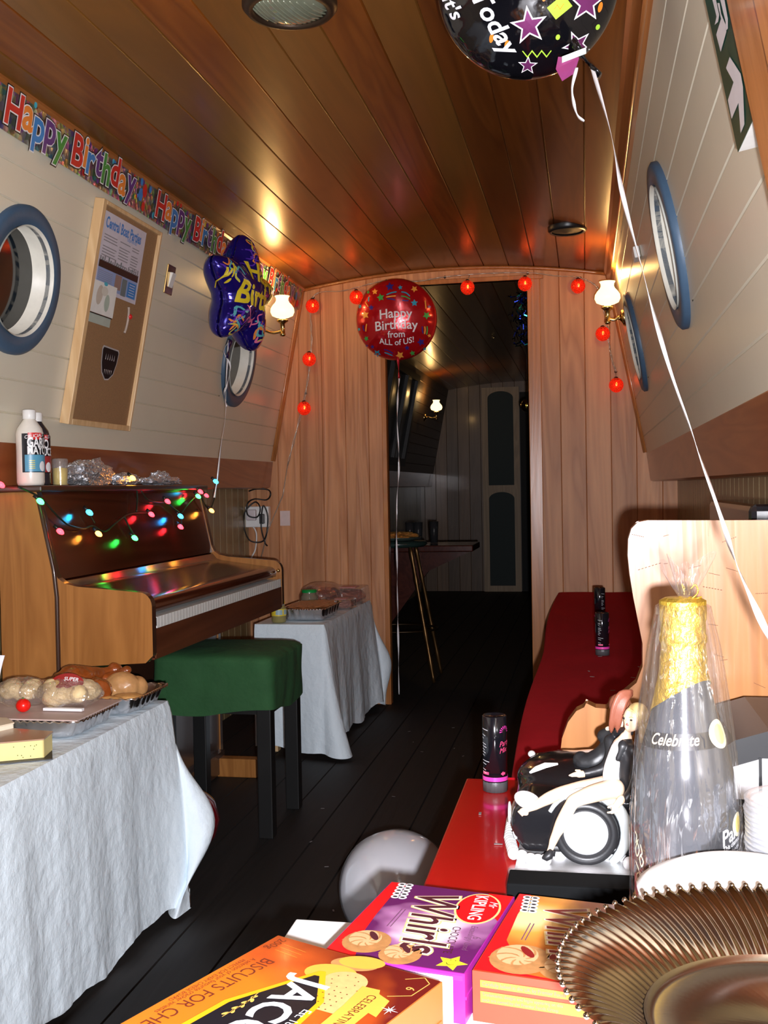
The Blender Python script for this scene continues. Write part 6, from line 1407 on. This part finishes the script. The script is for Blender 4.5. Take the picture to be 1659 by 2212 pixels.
mb = MB(); p_ = on(1240, 119, 'Y', 1.735); r_ = Vector((.95, 0, .28)); mb.add([p_ - r_ * .020 + Vector((0, 0, -.005)), p_ + r_ * .020 + Vector((0, 0, -.005)), p_ + r_ * .020 + Vector((0, 0, .005)), p_ - r_ * .020 + Vector((0, 0, .005))], [(0, 1, 2, 3)], 0, False); mb.build('tail_label', plain('pale tail label', (.55, .62, .60), .3), t)
pts = [(1278, 142, 1.80), (1320, 290, 1.70), (1345, 420, 1.60), (1392, 600, 1.48), (1440, 775, 1.36), (1500, 950, 1.24), (1555, 1110, 1.12), (1590, 1215, 1.05), (1635, 1320, 1.00), (1690, 1440, .96), (1745, 1600, .95)]
string_thing('ribbon', [on(x, y, 'Y', Y) for x, y, Y in pts], .0026, 16, 'long white ribbon slanting down from the black balloon past the right wall')
string_thing('ribbon', [on(x, y, 'Y', 1.77) for x, y in ((1246, 146), (1236, 190), (1240, 225), (1248, 250), (1262, 262))], .0024, .8, 'short curled white ribbon end under the black balloon', a0=.3)

# ---------------------------------------------------------------- the dark cabin through the doorway
mb = MB(); mb.box((-.985, 5.27, 1.036), (.018, .08, 2.07)); mb.box((-.243, 5.27, 1.036), (.018, .08, 2.07)); struct('trim_door_lining', mb, M['darkwood'])
sconce((-1.300, 9.45, on(943, 877, 'X', -1.300).z), -1, .105, 'lit brass wall lamp far away on the left wall of the dark cabin', 2.2)
YD = YF - .05
t = thing('door_1', None, None, (-.85, YD, 0)); t['kind'] = 'structure'; t['label'] = 'pale framed green panelled door at the far end of the dark cabin'
fw = wood('weathered door frame', (.50, .36, .22), (.32, .22, .13), 'Z', 8, .5, .1, .1)
def arch(x0, x1, z0, z1): 
    r = (x1 - x0) / 2; out = [(x0, z0), (x1, z0)]
    for k in range(13): a = PI * k / 12; out.append(((x0 + x1) / 2 + r * cos(a), z1 - .07 + .07 * sin(a)))
    return out
mb = MB()
for x0, x1, z0, z1 in ((-1.035, -.975, .0, 2.09), (-.715, -.655, .0, 2.09), (-.975, -.715, .0, .06), (-.975, -.715, 1.02, 1.09), (-.975, -.715, 2.05, 2.09)): mb.box(((x0 + x1) / 2, YD - .01, (z0 + z1) / 2), (x1 - x0, .03, z1 - z0))
for zt2 in (2.05, 1.02):
    for s_ in (-1, 1):
        pts = [(-.845 + s_ * .13, zt2 + .001)] + [(-.845 + s_ * .13 * cos(a), zt2 - .07 + .07 * sin(a)) for a in [PI / 2 * k / 8 for k in range(9)]]
        mb.prism(pts, lambda x, z: (x, YD - .022, z), lambda x, z: (x, YD - .002, z))
mb.build('door_frame', fw, t)
for z0, z1 in ((.06, 1.02), (1.09, 2.05)): mb = MB(); mb.box((-.845, YD, (z0 + z1) / 2), (.262, .012, z1 - z0)); mb.build('green_panel', M['green_paint'], t)
mb = MB(); mb.box((-.20, YD, 1.02), (.90, .02, 2.03)); struct('wall_far_shade_board', mb, plain('painted recess shade', (.006, .006, .006), .7))  # flat near-black board; the darkness of the gap beside the door is painted
t = thing('window_5', None, None, (-1.47, 8.3, 1.6)); t['kind'] = 'structure'; t['label'] = 'dark framed rectangular window on the left wall of the dark cabin'
mb = MB()
for y0, y1, z0, z1 in ((7.75, 8.95, 1.98, 2.03), (7.75, 8.95, 1.27, 1.33), (7.75, 7.83, 1.33, 1.98), (8.87, 8.95, 1.33, 1.98), (8.38, 8.42, 1.33, 1.98)): slab(mb, y0, y1, z0, z1, .0, .035)
mb.build('window_frame', plain('dull black frame', (.012, .007, .005), .5), t); mb = MB(); slab(mb, 7.83, 8.87, 1.33, 1.98, .004, .008); mb.build('glass', plain('dim window glass', (.004, .004, .004), .32, spec=.35), t)
# bar stool with a platter
sc_ = on(858, 1160, 'Y', 5.95); t = thing('bar_stool', 'tall round bar stool with splayed brass legs just inside the doorway', 'stool', (sc_.x, 5.95, 0)); sz_ = .775
mb = MB(); mb.lathe([(.0001, sz_ - .03), (.155, sz_ - .03), (.172, sz_ - .015), (.165, sz_), (.0001, sz_ + .004)], (sc_.x, 5.95, 0), (0, 0, 1), 40); mb.build('seat', plain('dark green leather', (.02, .04, .035), .25, coat=.4), t)
foot = on(940, 1468, 'Z', .01)
for dx, dy in ((1, -1), (1, 1), (-1, 1), (-1, -1)):
    f_ = Vector((sc_.x + dx * (foot.x - sc_.x), 5.95 + dy * .15, .0)); h_ = Vector((sc_.x + dx * .09, 5.95 + dy * .09, sz_ - .028))
    mb = MB(); path = [h_.lerp(f_, k / 24) for k in range(25)]; mb.tube(path, [.010 + .0035 * (sin(k * 1.3) > .5) for k in range(25)], 10); mb.build('leg', plain('antique brass leg', (.16, .085, .03), .35, .8), t)
mb = MB(); zr = .28; k_ = (sz_ - zr) / sz_; mb.tube([(sc_.x + (.09 + (foot.x - sc_.x - .09) * k_) * 1.30 * cos(a), 5.95 + (.09 + .06 * k_) * 1.35 * sin(a), zr) for a in [2 * PI * k / 28 for k in range(28)]], .006, 8, closed=True); mb.build('foot_ring', plain('dark ring', (.05, .03, .015), .4, .8), t)
mb = MB(); mb.lathe([(.0001, 0), (.10, 0), (.135, .016), (.138, .018), (.10, .006), (.0001, .004)], (sc_.x, 5.95, sz_ + .006), (0, 0, 1), 40); o = mb.build('platter', plain('greenish platter', (.25, .32, .28), .2, .6), loc=(sc_.x, 5.95, sz_ + .006)); tag(o, 'shallow silvery platter on the bar stool', 'platter')
mb = MB(); crumple(mb, (sc_.x, 5.95, sz_ + .034), (.10, .10, .018), 31, 48, 20, .5); o = mb.build('snack_pile', plain('golden crisps', (.65, .32, .08), .35, .3), loc=(sc_.x, 5.95, sz_ + .02)); tag(o, 'heap of golden snacks on the platter', 'food')
# dark bar shelf with glasses
e1 = on(1021, 1178, 'Y', 6.55); t = thing('bar_counter', 'dark wooden counter jutting from the left wall of the dark cabin', 'counter', (-1.2, 6.75, 0))
zc2 = e1.z
mb = MB(); mb.box(((-1.67 + e1.x) / 2, 6.78, zc2 - .02), (e1.x + 1.67, .44, .04)); mb.build('counter_top', M['darkwood'], t, bevel=.006)
mb = MB(); mb.prism([(-1.67, zc2 - .05), (e1.x - .04, zc2 - .05), (e1.x - .30, zc2 - .17), (-1.25, zc2 - .52), (-1.67, zc2 - .62)], lambda x, z: (x, 6.70, z), lambda x, z: (x, 6.74, z)); mb.build('bracket', M['darkwood'], t)
gm = plain('dark drinking glass', (.03, .03, .032), .05, spec=.9)
G0 = None
for x, y, nm in ((886, 1190, 'leftmost tall glass on the dark counter'), (904, 1200, 'middle tall glass on the dark counter'), (938, 1185, 'rightmost tall glass on the dark counter')):
    p = on(x, 1185, 'Y', 6.72 if x != 938 else 6.85); p.z = zc2 + .001
    mb = MB(); mb.lathe([(.0001, .001), (.024, .001), (.030, .14), (.028, .14), (.022, .008), (.0001, .008)], p, (0, 0, 1), 24); o = mb.build('drinking_glass', gm, loc=p); tag(o, nm, 'glass')
# hanging decorations and ceiling hook
m, nt, bs = newmat('blue tinsel'); bs.inputs['Base Color'].default_value = (.05, .10, .75, 1); bs.inputs['Metallic'].default_value = 1; bs.inputs['Roughness'].default_value = .15
hc = on(1128, 690, 'Y', 5.75); mb = MB(); rr = random.Random(5)
for k in range(190):
    p = hc + Vector((rr.gauss(0, .025), rr.gauss(0, .03), rr.uniform(-.14, .14))); d = Vector((rr.uniform(-1, 1), rr.uniform(-1, 1), rr.uniform(-1, 1))).normalized(); e = d.cross(Vector((rr.uniform(-1, 1), 1, .3))).normalized()
    mb.add([p - d * .014 - e * .0025, p - d * .014 + e * .0025, p + d * .014 + e * .0025, p + d * .014 - e * .0025], [(0, 1, 2, 3)], rr.choice([0, 0, 1]), False)
mb.tube([hc + Vector((0, 0, .15)), (hc.x, hc.y, 2.10)], .001, 5, 1)
o = mb.build('tinsel', [m, plain('teal tinsel', (.02, .35, .40), .2, 1.0)], loc=hc); tag(o, 'hanging bunch of blue and teal tinsel inside the doorway on the right', 'tinsel'); o['kind'] = 'stuff'
bc = on(1139, 876, 'Y', 6.4); t = thing('bauble', 'shiny gold bauble hanging inside the doorway on the right', 'bauble', bc)
mb = MB(); mb.sphere(bc, .040, 0, 10, 7); mb.build('ball', plain('gold bauble', (.70, .62, .10), .08, 1.0), t); mb = MB(); mb.tube([bc + Vector((0, 0, .038)), (bc.x, bc.y, 2.11)], .001, 5); mb.build('thread', M['black'], t)
hk = on(1063, 727, 'Y', 7.6); mb = MB(); mb.tube([(hk.x, hk.y, ceil_z(hk.x)), (hk.x, hk.y, hk.z), (hk.x + .01, hk.y, hk.z - .012), (hk.x + .02, hk.y, hk.z)], .004, 8); o = mb.build('ceiling_hook', M['brass'], loc=(hk.x, hk.y, hk.z)); tag(o, 'small brass hook on the ceiling of the dark cabin', 'hook')
# ---------------------------------------------------------------- small scraps of confetti
rr = random.Random(9); cm = plain('confetti scrap', (.22, .2, .2), .5); first = None
spots = [(rr.uniform(.0, .25), rr.uniform(2.6, 3.3), ZB + .0045) for _ in range(9)] + [(-.17, 1.66, ZB - .0003), (-.13, 1.52, ZB - .0003)] + [(rr.uniform(-.9, -.3), rr.uniform(2.4, 4.9), .0012) for _ in range(12)]
for i, p in enumerate(spots):
    if first is None:
        mb = MB(); mb.box((0, 0, .0006), (.012, .004, .0006)); first = o = mb.build('confetti', cm, loc=(0, 0, 0))
    else: o = first.copy(); COL.objects.link(o)
    o.location = p; o.rotation_euler.z = rr.uniform(0, 3)
    o['group'] = 'confetti scraps on the bench' if i < 9 else 'confetti scraps on the red board' if i < 11 else 'confetti scraps on the floor'
    o['label'] = 'tiny pale confetti scrap lying on the ' + ('red bench cloth' if i < 9 else 'red gloss board by the tube' if i < 11 else 'dark floor boards'); o['category'] = 'confetti'
